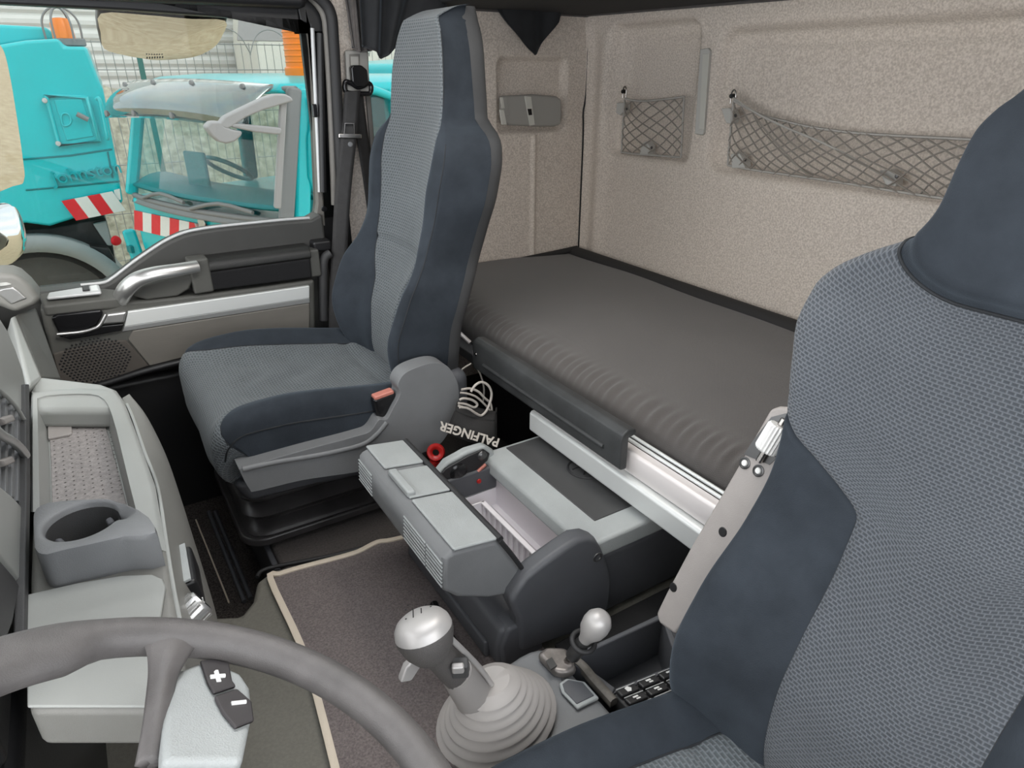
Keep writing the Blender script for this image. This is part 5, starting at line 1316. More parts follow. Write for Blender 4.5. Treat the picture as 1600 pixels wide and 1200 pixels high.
def net(name, label, top, bot, nd, bulge, group=None):
    t = thing(name, W(*bot[len(bot) // 2], 'X', RX), label, 'net', group)
    XT = RX - .002
    T_ = smooth_path([W(x, y, 'X', XT - .006) for x, y in top], 8); B_ = smooth_path([W(x, y, 'X', XT + .004) for x, y in bot], 8)
    def at(u, v):
        i = u * (len(T_) - 1); a = min(int(i), len(T_) - 2); p = T_[a].lerp(T_[a + 1], i - a)
        i = u * (len(B_) - 1); a = min(int(i), len(B_) - 2); q = B_[a].lerp(B_[a + 1], i - a)
        r_ = q.lerp(p, v); r_.x -= bulge * math.sin(math.pi * v) * math.sin(math.pi * min(1, max(0, u))) ** .5
        return r_
    G = []
    ar = nd[0] / nd[1]
    k0, k1 = -nd[1], nd[0] + nd[1]
    for sgn in (1, -1):
        for k in range(0, nd[0] + nd[1] + 1):
            pts = []
            for s in np.linspace(0, nd[1], nd[1] * 3 + 1):
                uu = (k - s) if sgn == 1 else (k - nd[1] + s)
                u, v = uu / nd[0], s / nd[1]
                if -1e-6 <= u <= 1 + 1e-6: pts.append(at(u, v) + Vector((0, .0035 * math.sin(9 * u + 5 * v + sgn), .003 * math.sin(7 * u * sgn + 11 * v))))
            if len(pts) > 2: G.append(sweep_geo(pts, circ(.0021, 5)))
    V, F = merge_parts(G); c = finish('net_cords', V, F, 'net_cord', t); c['kind'] = 'stuff'
    tube('top_cord', [at(u, 1) for u in np.linspace(0, 1, 30)], .0035, 'net_border', t, sm=1, n=6)
    tube('bottom_cord', [at(u, 0) for u in np.linspace(0, 1, 30)], .0035, 'net_border', t, sm=1, n=6)
    tube('side_cord', [at(0, v) for v in np.linspace(0, 1, 10)], .0032, 'net_border', t, sm=1, n=6)
    tube('side_cord', [at(1, v) for v in np.linspace(0, 1, 10)], .0032, 'net_border', t, sm=1, n=6)
    return t, at
n1, at1 = net('storage_net', 'small square beige storage net in the narrow wall recess', [(976, 154), (1000, 158), (1040, 155), (1069, 151)], [(971, 238), (1000, 241), (1040, 244), (1064, 246)], (5, 5), .012)
n2, at2 = net('storage_net', 'long slack beige storage net sagging across the wide wall recess', [(1146, 157), (1185, 178), (1230, 190), (1275, 200), (1340, 208), (1420, 213), (1500, 217), (1640, 225)], [(1137, 258), (1180, 266), (1230, 273), (1300, 283), (1370, 294), (1440, 305), (1500, 313), (1640, 330)], (17, 5), .03)
tube('top_cord', [W(1146, 153, 'X', RX - .01), W(1180, 176, 'X', RX - .03), W(1230, 200, 'X', RX - .035), W(1300, 230, 'X', RX - .03), W(1400, 285, 'X', RX - .01)], .003, 'net_border', n2, n=6)
tube('top_cord', [W(1180, 182, 'X', RX - .03), W(1210, 220, 'X', RX - .032), W(1250, 262, 'X', RX - .02), W(1270, 275, 'X', RX - .012)], .003, 'net_cord', n2, n=6)
def hook(parent, x, y):
    h = thing('net_hook', W(x, y, 'X', RX)); h.parent = parent; h.location = ORG[h.name] - ORG[parent.name]
    lathe('hook_pin', [(0, .012), (.006, .011), (.007, 0)], W(x, y, 'X', RX), (-1, 0, 0), 'gloss_black', h, n=12)
    c = W(x, y, 'X', RX - .004)
    tube('hook_bail', [c + Vector((0, .008, -.02)), c + Vector((0, .008, .006)), c + Vector((0, 0, .016)), c + Vector((0, -.008, .006)), c + Vector((0, -.008, -.02))], .0024, 'steel', h)
hook(n1, 976, 143); hook(n2, 1146, 150)
def clip(parent, pts):
    o = prism('net_clip', [W(x, y, 'X', RX + .03) for x, y in pts], (-.032, 0, 0), 'hook_plastic', parent, bevel=.003)
    c = sum((W(x, y, 'X', RX - .0025) for x, y in pts), Vector()) / len(pts)
    lathe('clip_screw', [(0, .003), (.004, .0025), (.005, 0)], c, (-1, 0, 0), 'steel_dark', o, n=10)
clip(n1, ((975, 160), (986, 160), (985, 174), (979, 180), (973, 176))); clip(n1, ((1013, 224), (1020, 220), (1025, 228), (1024, 241), (1010, 240)))
clip(n2, ((1138, 169), (1152, 168), (1157, 180), (1154, 193), (1146, 192))); clip(n2, ((1153, 240), (1166, 237), (1172, 248), (1175, 261), (1155, 262))); clip(n2, ((1385, 265), (1402, 263), (1412, 272), (1412, 290), (1395, 288)))

# curtains: gathered dark cloth hanging from the rail above the seat
def curtain(name, label, cols, Y, folds, mt, amp=.018):
    """cols: (top px x, bottom px x, bottom px y) from one side to the other"""
    t = thing(name, W(cols[len(cols) // 2][0], 0, 'Y', Y), label, 'curtain')
    n = len(cols)
    xs = [W(c[0], 5, 'Y', Y).x for c in cols]; xb = [W(c[1], c[2], 'Y', Y).x for c in cols]; zb = [W(c[1], c[2], 'Y', Y).z for c in cols]
    S_ = list(np.linspace(0, 1, n))
    def f(u, v):
        x = (1 - v) * np.interp(u, S_, xb) + v * np.interp(u, S_, xs)
        z = (1 - v) * np.interp(u, S_, zb) + v * 1.36
        y = Y + amp * math.sin(u * folds * 2 * math.pi + .8 * v) * (.5 + .5 * v) + .3 * amp * math.sin(u * 23)
        return (x, y, z)
    sheet('cloth', f, 70, 24, mt, t, solid=.003, uvm=False)
    tube('hem', [f(u, 0.0) for u in np.linspace(0, 1, 40)], .003, mt, t, sm=1, n=6)
    return t
curtain('curtain', 'grey gathered curtain edge hanging over the belt anchor', [(540, 552, 72), (552, 558, 79), (562, 566, 80), (578, 580, 78)], 2.05, 2, 'curtain_grey')
curtain('curtain', 'black gathered curtain bunch hanging beside the passenger headrest', [(566, 566, 70), (580, 574, 74), (596, 587, 80), (610, 597, 91), (630, 604, 86), (650, 612, 79), (665, 625, 66), (688, 640, 50), (690, 700, 30)], 2.0, 3, 'curtain')
curtain('curtain', 'black curtain corner hanging over the side wall recess', [(752, 772, 4), (775, 795, 36), (800, 812, 58), (820, 826, 76), (838, 836, 86), (855, 848, 66), (870, 862, 46), (890, 872, 34), (900, 880, 0)], 2.06, 2, 'curtain', amp=.010)
# ------------------------------------------------------------------ unseen fill lamp under the roof, added to brighten the cab
dl = thing('fill_lamp', (.78, .95, 1.60), 'flat pale fill lamp added out of view under the cab roof', 'lamp')
box('fill_lamp_housing', (.66, .70, 1.585), (.92, 1.20, 1.62), 'plastic_ash', dl, bevel=.01)
def fill_light(loc, sx, sy, en):
    l = bpy.data.lights.new('fill_light', 'AREA'); l.shape = 'RECTANGLE'; l.size = sx; l.size_y = sy; l.energy = en; l.color = (1, .95, .88)
    o = bpy.data.objects.new('fill_light', l); COL.objects.link(o); o.location = loc; return o
fill_light((.79, .95, 1.58), .24, .48, 1.3)
# ------------------------------------------------------------------ yard outside the passenger window
GZ = -1.45
def yard(u, v):
    x, y = -14 + 40 * u, 1.2 + 30 * v; return (x, y, GZ + .02 * math.sin(x * 1.7) * math.cos(y * 1.3))
struct(sheet('ground', yard, 60, 50, 'gravel_ground', uvm=False))
# mirrors of this lorry
def mirror_head(name, label, px, n, c, depth, mt_shell='plastic_black', glass='mirror_glass', curve=.0, inset=.90):
    t = thing(name, c, label, 'mirror'); n = Vector(n).normalized()
    pts = [WP(x, y, c, n) for x, y in px]; cen = sum(pts, Vector()) / len(pts)
    if (Vector((0, 0, CAMZ)) - cen).dot(n) < 0: n = -n
    prism('mirror_shell', [p - n * .004 for p in pts], -n * depth, mt_shell, t, bevel=.012, seg=3)
    N_, M_ = 40, 10
    loop = smooth_path([cen.lerp(p, inset) for p in pts], max(2, N_ // len(pts)), True)
    V = [cen + n * (.0015 + curve)]; F = []
    k = len(loop)
    for r_ in range(1, M_ + 1):
        for p in loop: V.append(cen.lerp(p, r_ / M_) + n * (.0015 + curve * (1 - (r_ / M_) ** 2)))
    for i in range(k): F.append((0, 1 + i, 1 + (i + 1) % k))
    for r_ in range(M_ - 1):
        for i in range(k): F.append((1 + r_ * k + i, 1 + (r_ + 1) * k + i, 1 + (r_ + 1) * k + (i + 1) % k, 1 + r_ * k + (i + 1) % k))
    finish('mirror_glass', V, F, glass, t, angle=180)
    return t, n, cen
km, kn_, kc2 = mirror_head('kerb_mirror', 'wide curved kerb mirror above the passenger window', [(152, 18), (152, 50), (158, 76), (188, 86), (220, 92), (250, 95), (304, 90), (337, 75), (352, 55), (357, 30), (300, 27), (220, 20)], (-.10, -.50, -.86), (.28, 2.34, 1.17), .05, curve=.010, inset=.95)
box('mirror_bracket', W(222, 36, 'Y', 2.30), W(254, 4, 'Y', 2.30) + Vector((0, .05, 0)), 'plastic_black', km, bevel=.006)
G = []
for i in range(7): 
    c = WP(229 + i * 4, 85 - i * .2, kc2, kn_) + kn_ * .010
    G.append(box('heating_mark', (-.0016, -.004, 0), (.0016, .004, .0015), 'plastic_black', km, bevel=0, M=basis(c, (1, .1, 0), kn_.cross(Vector((1, .1, 0))))))
mm, mn_, mc2 = mirror_head('main_mirror', 'tall exterior mirror in a black housing at the front pillar', [(-90, 70), (-20, 62), (2, 70), (14, 110), (26, 180), (36, 250), (38, 284), (20, 294), (-90, 312)], (.80, -.62, -.12), (-.13, 2.45, .93), .05, curve=.0, inset=.97)
wm, wn_2, wc2 = mirror_head('wide_angle_mirror', 'rounded chrome wide angle mirror below the tall mirror', [(-90, 345), (0, 322), (22, 319), (34, 334), (42, 365), (40, 390), (28, 408), (0, 420), (-90, 430)], (.72, -.66, -.2), (-.15, 2.42, .66), .03, 'chrome', curve=.05, inset=.93)

# --- teal sweeper lorry: cab facing the front of our lorry, parked alongside
O1 = Vector((1.08, 4.5, 0)); a1 = Vector((-.384, .923, 0)).normalized(); b1 = Vector((.923, .384, 0)).normalized()
def LC(a, b, z): return O1 + a1 * a + b1 * b + Vector((0, 0, z))
def FPX_(x, y, b=0.0): return WP(x, y, LC(0, b, 0), b1)          # on the front plane
def SPX(x, y, a=0.0): return WP(x, y, LC(a, 0, 0), a1)             # on the near side plane
sw_ = thing('sweeper_cab', LC(1, .8, GZ), 'turquoise sweeper lorry cab with tinted visor parked alongside', 'truck')
CW = 2.06
def cabring(z, ins=0.0, b0=0.0, b1_=1.75): return [LC(ins, b0 + .12, z), LC(ins + .12, b0, z), LC(CW - ins - .12, b0, z), LC(CW - ins, b0 + .12, z), LC(CW - ins, b1_, z), LC(ins, b1_, z)]
def loft_rings(name, rs, mt, par, caps=True, **k):
    n = len(rs[0]); V = [v for r_ in rs for v in r_]
    F = [(q * n + i, q * n + (i + 1) % n, (q + 1) * n + (i + 1) % n, (q + 1) * n + i) for q in range(len(rs) - 1) for i in range(n)]
    if caps: F += [tuple(range(n - 1, -1, -1)), tuple((len(rs) - 1) * n + i for i in range(n))]
    o = finish(name, V, F, mt, par, **k)
    bm = bmesh.new(); bm.from_mesh(o.data); bmesh.ops.recalc_face_normals(bm, faces=bm.faces); bm.to_mesh(o.data); bm.free(); return o
ZW = .20
loft_rings('cab_lower', [cabring(-.95, .06, .08), cabring(-.5, .02, .02), cabring(-.2), cabring(ZW - .03, .0, .0)], 'teal', sw_, bevel=.03, seg=3)
loft_rings('cab_roof', [cabring(.95, .06, .22), cabring(1.01, .08, .24), cabring(1.05, .16, .36), cabring(1.07, .35, .6, 1.6)], 'teal', sw_, bevel=.03, seg=3)
box('cab_rear_wall', (0, 0, 0), (.05, CW - .12, .76), 'teal_dark', sw_, bevel=.01, M=basis(LC(.06, 1.66, ZW - .05), b1, a1))
# windscreen pillars, side pillars
def bar(name, p, q, w, mt, par=sw_): 
    return sweep(name, [p, q], [(-w, -w), (w, -w), (w, w), (-w, w)], mt, par, sm=1, bevel=w * .5)
bar('pillar', LC(.05, .04, ZW - .02), LC(.10, .28, .99), .045, 'cab_grey'); bar('pillar', LC(CW - .05, .04, ZW - .02), LC(CW - .10, .28, .99), .045, 'teal')
bar('pillar', LC(.05, .16, ZW - .02), LC(.10, .36, .99), .055, 'teal'); bar('pillar', LC(.06, 1.15, ZW - .02), LC(.10, 1.15, .99), .06, 'teal'); bar('pillar', LC(CW - .06, 1.15, ZW - .02), LC(CW - .1, 1.15, .99), .06, 'teal_dark')
box('pillar_panel', (0, 0, 0), (.55, .04, .74), 'teal', sw_, bevel=.01, M=basis(LC(.06, 1.2, ZW - .04), b1, a1))
# windscreen, sloping pane, bowed
def wsf(u, v):
    a = .09 + (CW - .18) * u; bow = .10 * (1 - (2 * u - 1) ** 2)
    return LC(a, .045 + .24 * v - bow, ZW - .02 + .80 * v)
sheet('windscreen', wsf, 24, 10, 'cab_glass', sw_, uvm=False)
for v in (0.0, 1.0): tube('windscreen_rubber', [wsf(u, v) for u in np.linspace(0, 1, 20)], .022, 'cab_grey', sw_, sm=1)
# scuttle grille and wipers
sheet('scuttle', lambda u, v: wsf(u, 0) + (LC(0, -.03, 0) - LC(0, 0, 0)) * v + Vector((0, 0, -.05 * v)), 24, 3, 'cab_grey', sw_, uvm=False, solid=.01)
for a in (.5, 1.3):
    tube('wiper', [wsf((a + .45) / CW, .02) + b1 * -.03, wsf((a + .1) / CW, .10) + b1 * -.04, wsf((a - .25) / CW, .06) + b1 * -.03], .014, 'cab_grey', sw_, sm=3)
# side window of the near door and its opening trim
sd = [SPX(*q, .0) for q in ((459, 178), (462, 170), (470, 167), (500, 168), (540, 172), (540, 300), (466, 306), (460, 290))]
sd = [LC(.0, .34, .88), LC(.0, .40, .92), LC(.0, 1.06, .92), LC(.0, 1.06, .28), LC(.0, .30, .28)]
prism('door_glass', [v + a1 * .03 for v in sd], a1 * .01, 'cab_glass', sw_, bevel=0)
tube('door_frame', [v + a1 * .0 for v in sd], .03, 'teal', sw_, closed=True, sm=3)
lathe('door_handle', [(0, .03), (.05, .025), (.07, 0)], LC(-.01, .40, .12), -a1, 'mirror_grey', sw_, n=18)
bar('door_handle_bar', LC(-.03, .40, .14), LC(-.03, .62, .14), .025, 'mirror_grey')
# interior: dash, steering wheel, driver seat, red jacket
sheet('cab_dash', lambda u, v: wsf(u, .02) + b1 * (.45 * v) + Vector((0, 0, .06 + .07 * math.sin(v * 3.1))), 16, 8, 'teal_dark', sw_, uvm=False, solid=.02)
swc = LC(1.50, .62, .36); tube('cab_wheel', [swc + (a1 * math.cos(t) + (b1 * .75 + Vector((0, 0, -.5))) * math.sin(t)) * .20 for t in np.linspace(0, 2 * math.pi, 25)[:-1]], .018, 'teal_dark', sw_, closed=True, sm=1)
box('cab_seat', (0, 0, 0), (.14, .46, .62), 'teal_dark', sw_, bevel=.05, seg=3, M=basis(LC(1.28, 1.30, .05), b1, a1))
box('cab_seat', (0, 0, 0), (.14, .46, .62), 'cab_grey', sw_, bevel=.05, seg=3, M=basis(LC(.30, 1.35, .05), b1, a1))
box('red_jacket', (0, 0, 0), (.10, .30, .42), 'orange', sw_, bevel=.04, M=basis(LC(.26, 1.20, .20), b1, a1))
box('cab_monitor', (0, 0, 0), (.03, .26, .30), 'teal_dark', sw_, bevel=.02, M=basis(LC(.98, .10, .26), b1, a1))
# red and white chevron stripes across the nose
def stripes(parent, P0, P1, h0, h1, n, nrm, slant, flip_at=.5, start=0):
    e = (P1 - P0) / n
    hh = Vector((0, 0, 1))
    for i in range(n):
        k0, k1 = i / n, (i + 1) / n
        s = slant if (i + .5) / n < flip_at else -slant
        H0, H1 = h0 + (h1 - h0) * k0, h0 + (h1 - h0) * k1
        q = [P0 + e * i - e * s, P0 + e * (i + 1) - e * s, P0 + e * (i + 1) + e * s + hh * H1, P0 + e * i + e * s + hh * H0]
        prism('warning_stripe', q, nrm * .006, 'red_sheet' if (i + start) % 2 else 'white_paint', parent, bevel=0, smooth=False)
stripes(sw_, LC(.12, -.004, -.09), LC(CW - .10, -.004, -.09), .16, .16, 14, -b1, .25)
# grille below
box('grille', (0, 0, 0), (CW - .5, .02, .30), 'cab_grey', sw_, bevel=.01, M=basis(LC(.25, -.012, -.55), a1, -b1) @ Matrix.Rotation(0, 4, 'X'))
for i in range(5): bar('grille_slat', LC(.28, -.02, -.50 + i * .065), LC(CW - .28, -.02, -.50 + i * .065), .012, 'mirror_grey')
prism('nose_emblem', [LC(.95 + x, -.016, .04 + z) for x, z in ((-.05, .05), (0, .14), (.05, .05), (0, -.04))], -b1 * .01, 'silver', sw_, bevel=.004)
# far corner step panel with slots
bar('corner_panel', LC(CW + .02, -.02, -.1), LC(CW - .06, .02, -.9), .05, 'teal')
for i in range(6): box('corner_slot', (0, 0, 0), (.07, .03, .06), 'teal_dark', sw_, bevel=.006, M=basis(LC(CW - .06 - .01 * i, -.075, -.22 - .11 * i), a1, b1))
# tinted sun visor with studs
def visf(u, v):
    a = .10 + (CW - .30) * u
    return LC(a, -.02 - .26 * math.sin(math.pi * (.18 + .64 * v)) * (1 - .5 * (2 * u - 1) ** 4) + .22 * v, 0.80 + .24 * v - .03 * abs(2 * u - 1) ** 2)
vis = sheet('sun_visor', visf, 30, 10, 'visor_glass', sw_, uvm=False, solid=.006)
for u in (.1, .38, .65, .92):
    for v in (.12, .9): lathe('visor_stud', [(0, .02), (.02, .015), (.022, 0)], visf(u, v), -b1, 'cab_grey', vis, n=10)
# roof antennas
for (x, y, h, r_) in ((321, 112, .13, .03), (357, 112, .16, .035), (380, 114, .10, .03)):
    p = WP(x, y, Vector((0, 0, 1.0)), (0, .22, 1)); p = LC(.9 - (x - 321) * .006, .9, 1.065)
    lathe('antenna_base', [(r_, 0), (r_ * .9, h * .4), (r_ * .45, h), (0, h)], p, (0, 0, 1), 'cab_grey', sw_, n=14)
tube('antenna_whip', [LC(.9, .9, 1.12), LC(.83, .92, 1.45)], .006, 'cab_grey', sw_, sm=1)
# mirror arm in grey plastic
MY = 4.28
def MP(x, y): return W(x, y, 'Y', MY)
arm_ = [(340, 196), (352, 182), (372, 172), (412, 153), (430, 147), (446, 147), (456, 152), (459, 158), (442, 163), (412, 172), (384, 184), (366, 196), (356, 202)]
ma = prism('mirror_arm', [MP(*q) for q in arm_], (0, .10, 0), 'mirror_grey', sw_, bevel=.02, seg=3)
prism('mirror_strut', [MP(*q) for q in ((360, 192), (440, 200), (442, 206), (438, 211), (400, 207), (362, 199))], (0, .06, 0), 'mirror_grey', sw_, bevel=.012)
bar('mirror_post', MP(446, 160) + Vector((0, .05, 0)), MP(441, 330) + Vector((0, .12, 0)), .02, 'mirror_grey')
prism('mirror_head', [MP(*q) for q in ((321, 199), (330, 190), (345, 190), (352, 198), (366, 203), (379, 205), (378, 212), (368, 221), (354, 225), (342, 222), (331, 212))], (0, .12, 0), 'mirror_grey', sw_, bevel=.03, seg=4)
# orange beacon on a foot
bc = LC(.40, .62, 1.055)
bcn = lathe('beacon', [(0, .34), (.10, .335), (.115, .32), (.118, .06), (.13, .05), (.13, 0), (0, 0)], bc, (0, 0, 1), 'orange', sw_, n=28)
for i in range(6): lathe('beacon_rib', [(.1175, -.006), (.1225, 0), (.1175, .006)], bc + Vector((0, 0, .09 + i * .036)), (0, 0, 1), 'orange', bcn, n=28)
# hull behind the cab, also seen through the quarter window
loft_rings('sweeper_hull', [[LC(-.02, 1.95, -.7), LC(2.1, 1.95, -.7), LC(2.1, 6.0, -.7), LC(-.02, 6.0, -.7)], [LC(-.02, 1.95, .6), LC(2.1, 1.95, .6), LC(2.1, 6.0, .9), LC(-.02, 6.0, .9)], [LC(.10, 2.1, 1.15), LC(2.0, 2.1, 1.15), LC(2.0, 6.0, 1.35), LC(.10, 6.0, 1.35)]], 'teal', sw_, bevel=.06, seg=3)
for b in (2.25, 3.0): tube('hull_rib', [LC(-.03, b, -.4), LC(-.03, b, .55), LC(.08, b + .1, 1.1)], .03, 'teal', sw_, sm=3)
for b in (.9, 3.9):
    for a in (.18, CW - .18):
        lathe('wheel', [(.12, -.10), (.28, -.12), (.44, -.12), (.47, -.08), (.47, .08), (.44, .12), (.28, .12), (.12, .10), (.12, -.10)], LC(a, b, GZ + .47), a1, 'tyre', sw_, n=32)

# --- turquoise sweeper hopper standing in front of the cab
HY = 7.7
def H(x, y, d=0): return W(x, y, 'Y', HY - d)
hp_ = thing('sweeper_hopper', Vector((-.4, HY + .8, GZ)), 'turquoise sweeper hopper body with hatch and embossed lettering', 'truck')
side = [(-110, 90), (-40, 76), (5, 69), (40, 63), (92, 60), (100, 72), (135, 73), (141, 88), (154, 122), (162, 141), (168, 175), (180, 240), (192, 312), (192, 318), (78, 354), (40, 349), (-110, 372)]
prism('hopper_shell', [H(*q) for q in side], (.10, 1.9, .05), 'teal', hp_, bevel=.03, seg=3)
prism('hopper_top', [W(x, y, 'Y', HY + .35) for x, y in ((-110, 40), (0, 38), (72, 42), (96, 62), (40, 66), (-110, 90))], (0, 1.2, 0), 'teal', hp_, bevel=.03)
ht = prism('hatch_frame', [H(*q, .02) for q in ((69, 150), (72, 147), (135, 149), (139, 152), (157, 218), (155, 223), (94, 231), (90, 229))], (0, .03, 0), 'teal', hp_, bevel=.02, seg=3)
prism('hatch_panel', [H(*q, .03) for q in ((84, 156), (128, 154), (147, 213), (104, 220))], (0, .03, 0), 'teal', ht, bevel=.008)
tube('hatch_rim', [H(*q, .03) for q in ((72, 150), (136, 152), (155, 220), (93, 228))], .022, 'teal', ht, closed=True, sm=1, n=8)
tube('hatch_handle', [H(120, 178, .08), H(138, 187, .08)], .022, 'cab_grey', ht, sm=1, n=10)
for q in ((70, 157), (91, 224)): lathe('hatch_hinge', [(0, .05), (.02, .045), (.024, 0)], H(*q, .03), (0, -1, 0), 'silver_matt', ht, n=12)
tube('hatch_emblem', [H(*q, .036) for q in ((96, 181), (102, 177), (109, 181), (111, 190), (106, 196), (98, 195))], .008, 'teal', ht, closed=True, sm=4)
tube('grab_bar', [H(150, 155, .06), H(156, 158, .08), (H(167, 210, .08)), H(168, 217, .06)], .018, 'teal', hp_, n=8)
# panel joints
tube('panel_joint', [H(36, 249, .002), H(110, 243, .002), H(175, 233, .002)], .008, 'teal_dark', hp_, sm=1, n=6)
tube('panel_joint', [H(40, 297, .002), H(110, 291, .002), H(187, 283, .002)], .008, 'teal_dark', hp_, sm=1, n=6)
tube('panel_joint', [H(168, 237, .002), H(176, 278, .002)], .008, 'teal_dark', hp_, sm=1, n=6)
text('hopper_lettering', 'Johnston', basis(H(136, 270, .012), H(173, 264.5) - H(99, 277.5), (0, 0, 1)), .165, 'teal_relief_shade', hp_, depth=.03)  # lettering coloured darker than the shell to carry the shading of its relief
prism('lettering_mark', [H(*q, .012) for q in ((80, 276), (86, 269), (93, 269), (98, 276), (90, 281))], (0, .012, 0), 'teal', hp_, bevel=.004)
stripes(hp_, H(112, 346, .03), H(190, 330, .03), .36 * .55, .36 * .55, 4, Vector((0, -1, 0)), -.35, flip_at=2, start=1)
prism('notice', [H(*q, .02) for q in ((178, 297), (187, 295), (189, 312), (180, 314))], (0, .01, 0), 'white_paint', hp_, bevel=0)
# chassis, mudguard, wheel, lamp
prism('chassis_block', [W(x, y, 'Y', HY + .15) for x, y in ((-60, 380), (46, 358), (78, 356), (165, 340), (176, 382), (182, 415), (130, 400), (60, 392))], (0, 1.2, 0), 'chassis', hp_, bevel=.02)
prism('hydraulic_box', [W(x, y, 'Y', HY + .02) for x, y in ((140, 384), (170, 388), (182, 410), (180, 416), (140, 402))], (0, .5, 0), 'chassis', hp_, bevel=.03)
prism('side_bracket', [W(x, y, 'Y', HY + .05) for x, y in ((145, 350), (166, 346), (176, 384), (168, 384))], (0, .05, 0), 'fender', hp_, bevel=.01)
lathe('tail_lamp', [(0, .04), (.04, .03), (.05, 0)], W(181, 376, 'Y', HY + .05), (.5, -1, 0), 'red_sheet', hp_, n=18)
wc_ = W(78, 492, 'Y', HY + .1); wr = (W(78, 393, 'Y', HY + .1) - wc_).length
lathe('hopper_wheel', [(wr * .40, -.13), (wr * .66, -.15), (wr * .92, -.14), (wr, -.08), (wr, .10), (wr * .9, .14), (0, .14)], wc_ + Vector((0, .1, 0)), (0, 1, 0), 'tyre', hp_, n=44)
lathe('wheel_rim', [(0, -.05), (wr * .14, -.05), (wr * .2, -.02), (wr * .36, -.04), (wr * .42, -.12), (wr * .40, -.13)], wc_ + Vector((0, .1, 0)), (0, 1, 0), 'rim', hp_, n=36)
def mudg(u, v):
    a = R(190 - 200 * u); rr = wr * 1.22 + .05 * math.sin(math.pi * v) * 0
    return wc_ + Vector((rr * math.cos(a), -.16 + .5 * v, rr * math.sin(a) * (1.0)))
sheet('mudguard', mudg, 30, 3, 'fender', hp_, solid=.05, uvm=False)
sheet('mudguard_face', lambda u, v: (lambda a, rr: wc_ + Vector((rr * math.cos(a), -.165, rr * math.sin(a))))(R(190 - 200 * u), wr * (1.04 + .24 * v)), 30, 2, 'fender', hp_, solid=.01, uvm=False)
# caged beacon on the hopper
cbx = W(102, 66, 'Y', HY + .2)
cg = thing('caged_beacon', cbx); cg.parent = hp_; cg.location = ORG[cg.name] - ORG[hp_.name]
lathe('beacon_lens', [(0, .17), (.06, .16), (.085, .12), (.09, .0), (0, 0)], cbx + Vector((0, 0, .03)), (0, 0, 1), 'orange', cg, n=20)
box('beacon_foot', cbx + Vector((-.09, -.09, -.03)), cbx + Vector((.16, .09, .03)), 'cab_grey', cg, bevel=.01)
for a in (0, 60, 120):
    d = Vector((math.cos(R(a)), math.sin(R(a)), 0)) * .14
    tube('cage_wire', [cbx + d, cbx + d + Vector((0, 0, .16)), cbx + d * .6 + Vector((0, 0, .25)), cbx + Vector((0, 0, .275)), cbx - d * .6 + Vector((0, 0, .25)), cbx - d + Vector((0, 0, .16)), cbx - d], .009, 'cab_grey', cg, n=6)

# --- shed wall, gravel bank, van, mesh fence
def shed():
    rows = []; z = GZ; 
    y0 = 15.0
    V = []; F = []
    zs = []
    k = 0
    while z < 4.2:
        zs += [(z, 0), (z + .055, -.035), (z + .12, -.035), (z + .175, 0)]; z += .20
    for z, d in zs: V += [(-5, y0 + d, z), (13, y0 + d, z)]
    F = [(2 * i, 2 * i + 1, 2 * i + 3, 2 * i + 2) for i in range(len(zs) - 1)]
    return struct(finish('wall_shed', V, F, 'shed_white', angle=20))
shed()
def bank(u, v):
    x = -3 + 12 * u
    return (x, 10.6 + 2.2 * v + .12 * math.sin(x * 3.1) * v, GZ + 2.35 * sstep(0, 1, v) + .08 * math.sin(x * 5) * v)
bk_ = sheet('gravel_bank', bank, 80, 24, 'gravel_wall', uvm=False); tag(bk_, 'loose sandy gravel bank rising behind the parked lorries', 'gravel', kind='stuff')
van = thing('white_van', (5.5, 13.2, GZ), 'cream white van behind the wire fence', 'van')
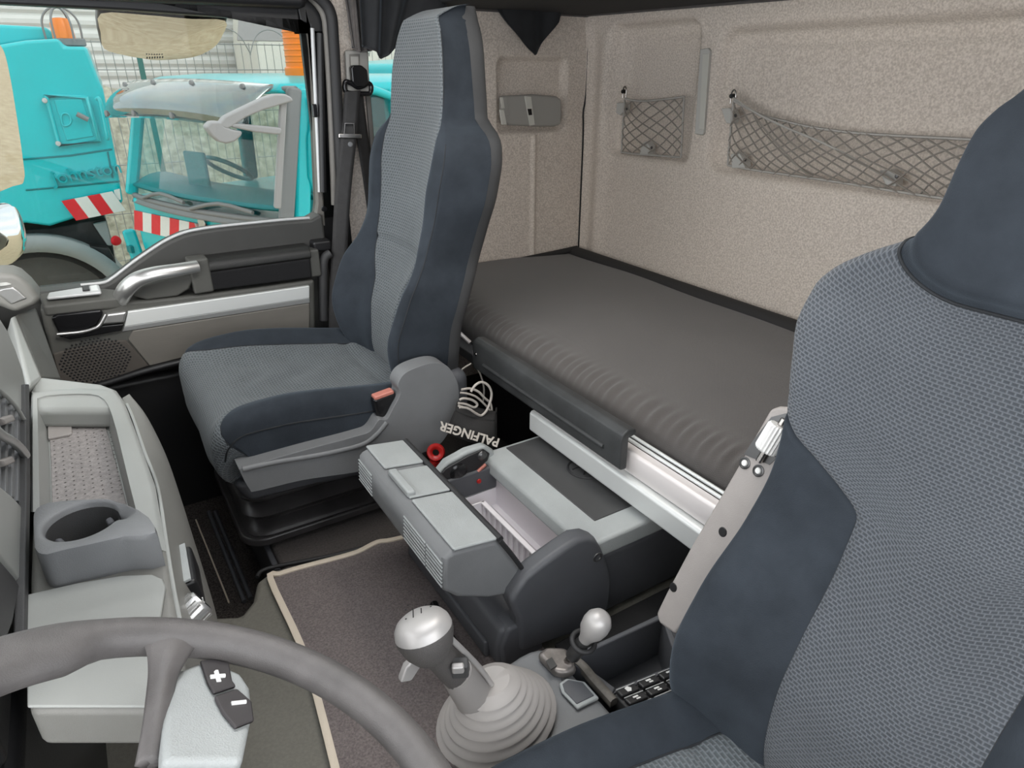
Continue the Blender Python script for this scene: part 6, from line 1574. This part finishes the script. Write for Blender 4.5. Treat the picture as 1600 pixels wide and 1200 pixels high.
loft_rings('van_body', [[(3.05, 13.0, -.6), (9.6, 13.0, -.6), (9.6, 14.8, -.6), (3.05, 14.8, -.6)], [(3.05, 13.0, 1.55), (9.6, 13.0, 1.55), (9.6, 14.8, 1.55), (3.05, 14.8, 1.55)], [(3.2, 13.08, 2.7), (9.6, 13.08, 2.7), (9.6, 14.7, 2.7), (3.2, 14.7, 2.7)], [(3.4, 13.3, 3.1), (9.6, 13.3, 3.1), (9.6, 14.5, 3.1), (3.4, 14.5, 3.1)]], 'van_white', van, bevel=.06, seg=3)
vwp = [W(x, y, 'Y', 13.02) for x, y in ((370, 64), (372, 30), (480, 36), (484, 66))]
prism('van_window', vwp, (0, -.03, 0), 'mirror_grey', van, bevel=.02)
for x in (4.0, 8.6): lathe('van_wheel', [(0, -.12), (.30, -.12), (.36, -.09), (.36, .12), (0, .12)], (x, 13.1, GZ + .36), (0, 1, 0), 'tyre', van, n=28)
box('van_sill', (3.1, 13.05, -1.05), (9.6, 14.7, -.58), 'cab_grey', van, bevel=.04)
fen = thing('mesh_fence', (3, 10.2, GZ), 'thin wire mesh fence with coiled top wire and green posts', 'fence')
G = []
FYY = 10.2
for i in range(70):
    x = -.6 + i * .10; G.append(sweep_geo([Vector((x, FYY, GZ)), Vector((x, FYY, 1.42))], circ(.0045, 4)))
for z in (1.4, 1.1, .6, .0, -.6, -1.2): G.append(sweep_geo([Vector((-.6, FYY, z)), Vector((6.4, FYY, z))], circ(.006, 4)))
V, F = merge_parts(G); o = finish('mesh_wires', V, F, 'wire', fen); o['kind'] = 'stuff'
for i in range(8):
    x = 1.2 + i * .55
    tube('coil_wire', [(x, FYY, 1.28), (x + .12, FYY + .05, 1.50), (x + .28, FYY, 1.58), (x + .44, FYY - .05, 1.50), (x + .56, FYY, 1.28)], .007, 'wire', fen, n=5)
for x in (-.4, W(221, 105, 'Y', FYY).x, 3.6, 6.2): box('fence_post', (x - .03, FYY - .03, GZ), (x + .03, FYY + .03, 1.46), 'post_green', fen, bevel=.006)

# --- daylight openings (guides for the sky light) 
portal((.235, 1.0, 1.66), (0, 0, 0), .77, 1.0)          # added roof opening, out of view
portal((-.9, .95, 1.0), (0, R(-90), 0), .9, 2.3)          # windscreen
portal((.0, NY - .1, .94), (R(-90), 0, R(180)), 1.4, .9)         # driver door window
portal((.1, 2.2, .9), (R(-90), 0, 0), 1.2, .8)            # passenger window
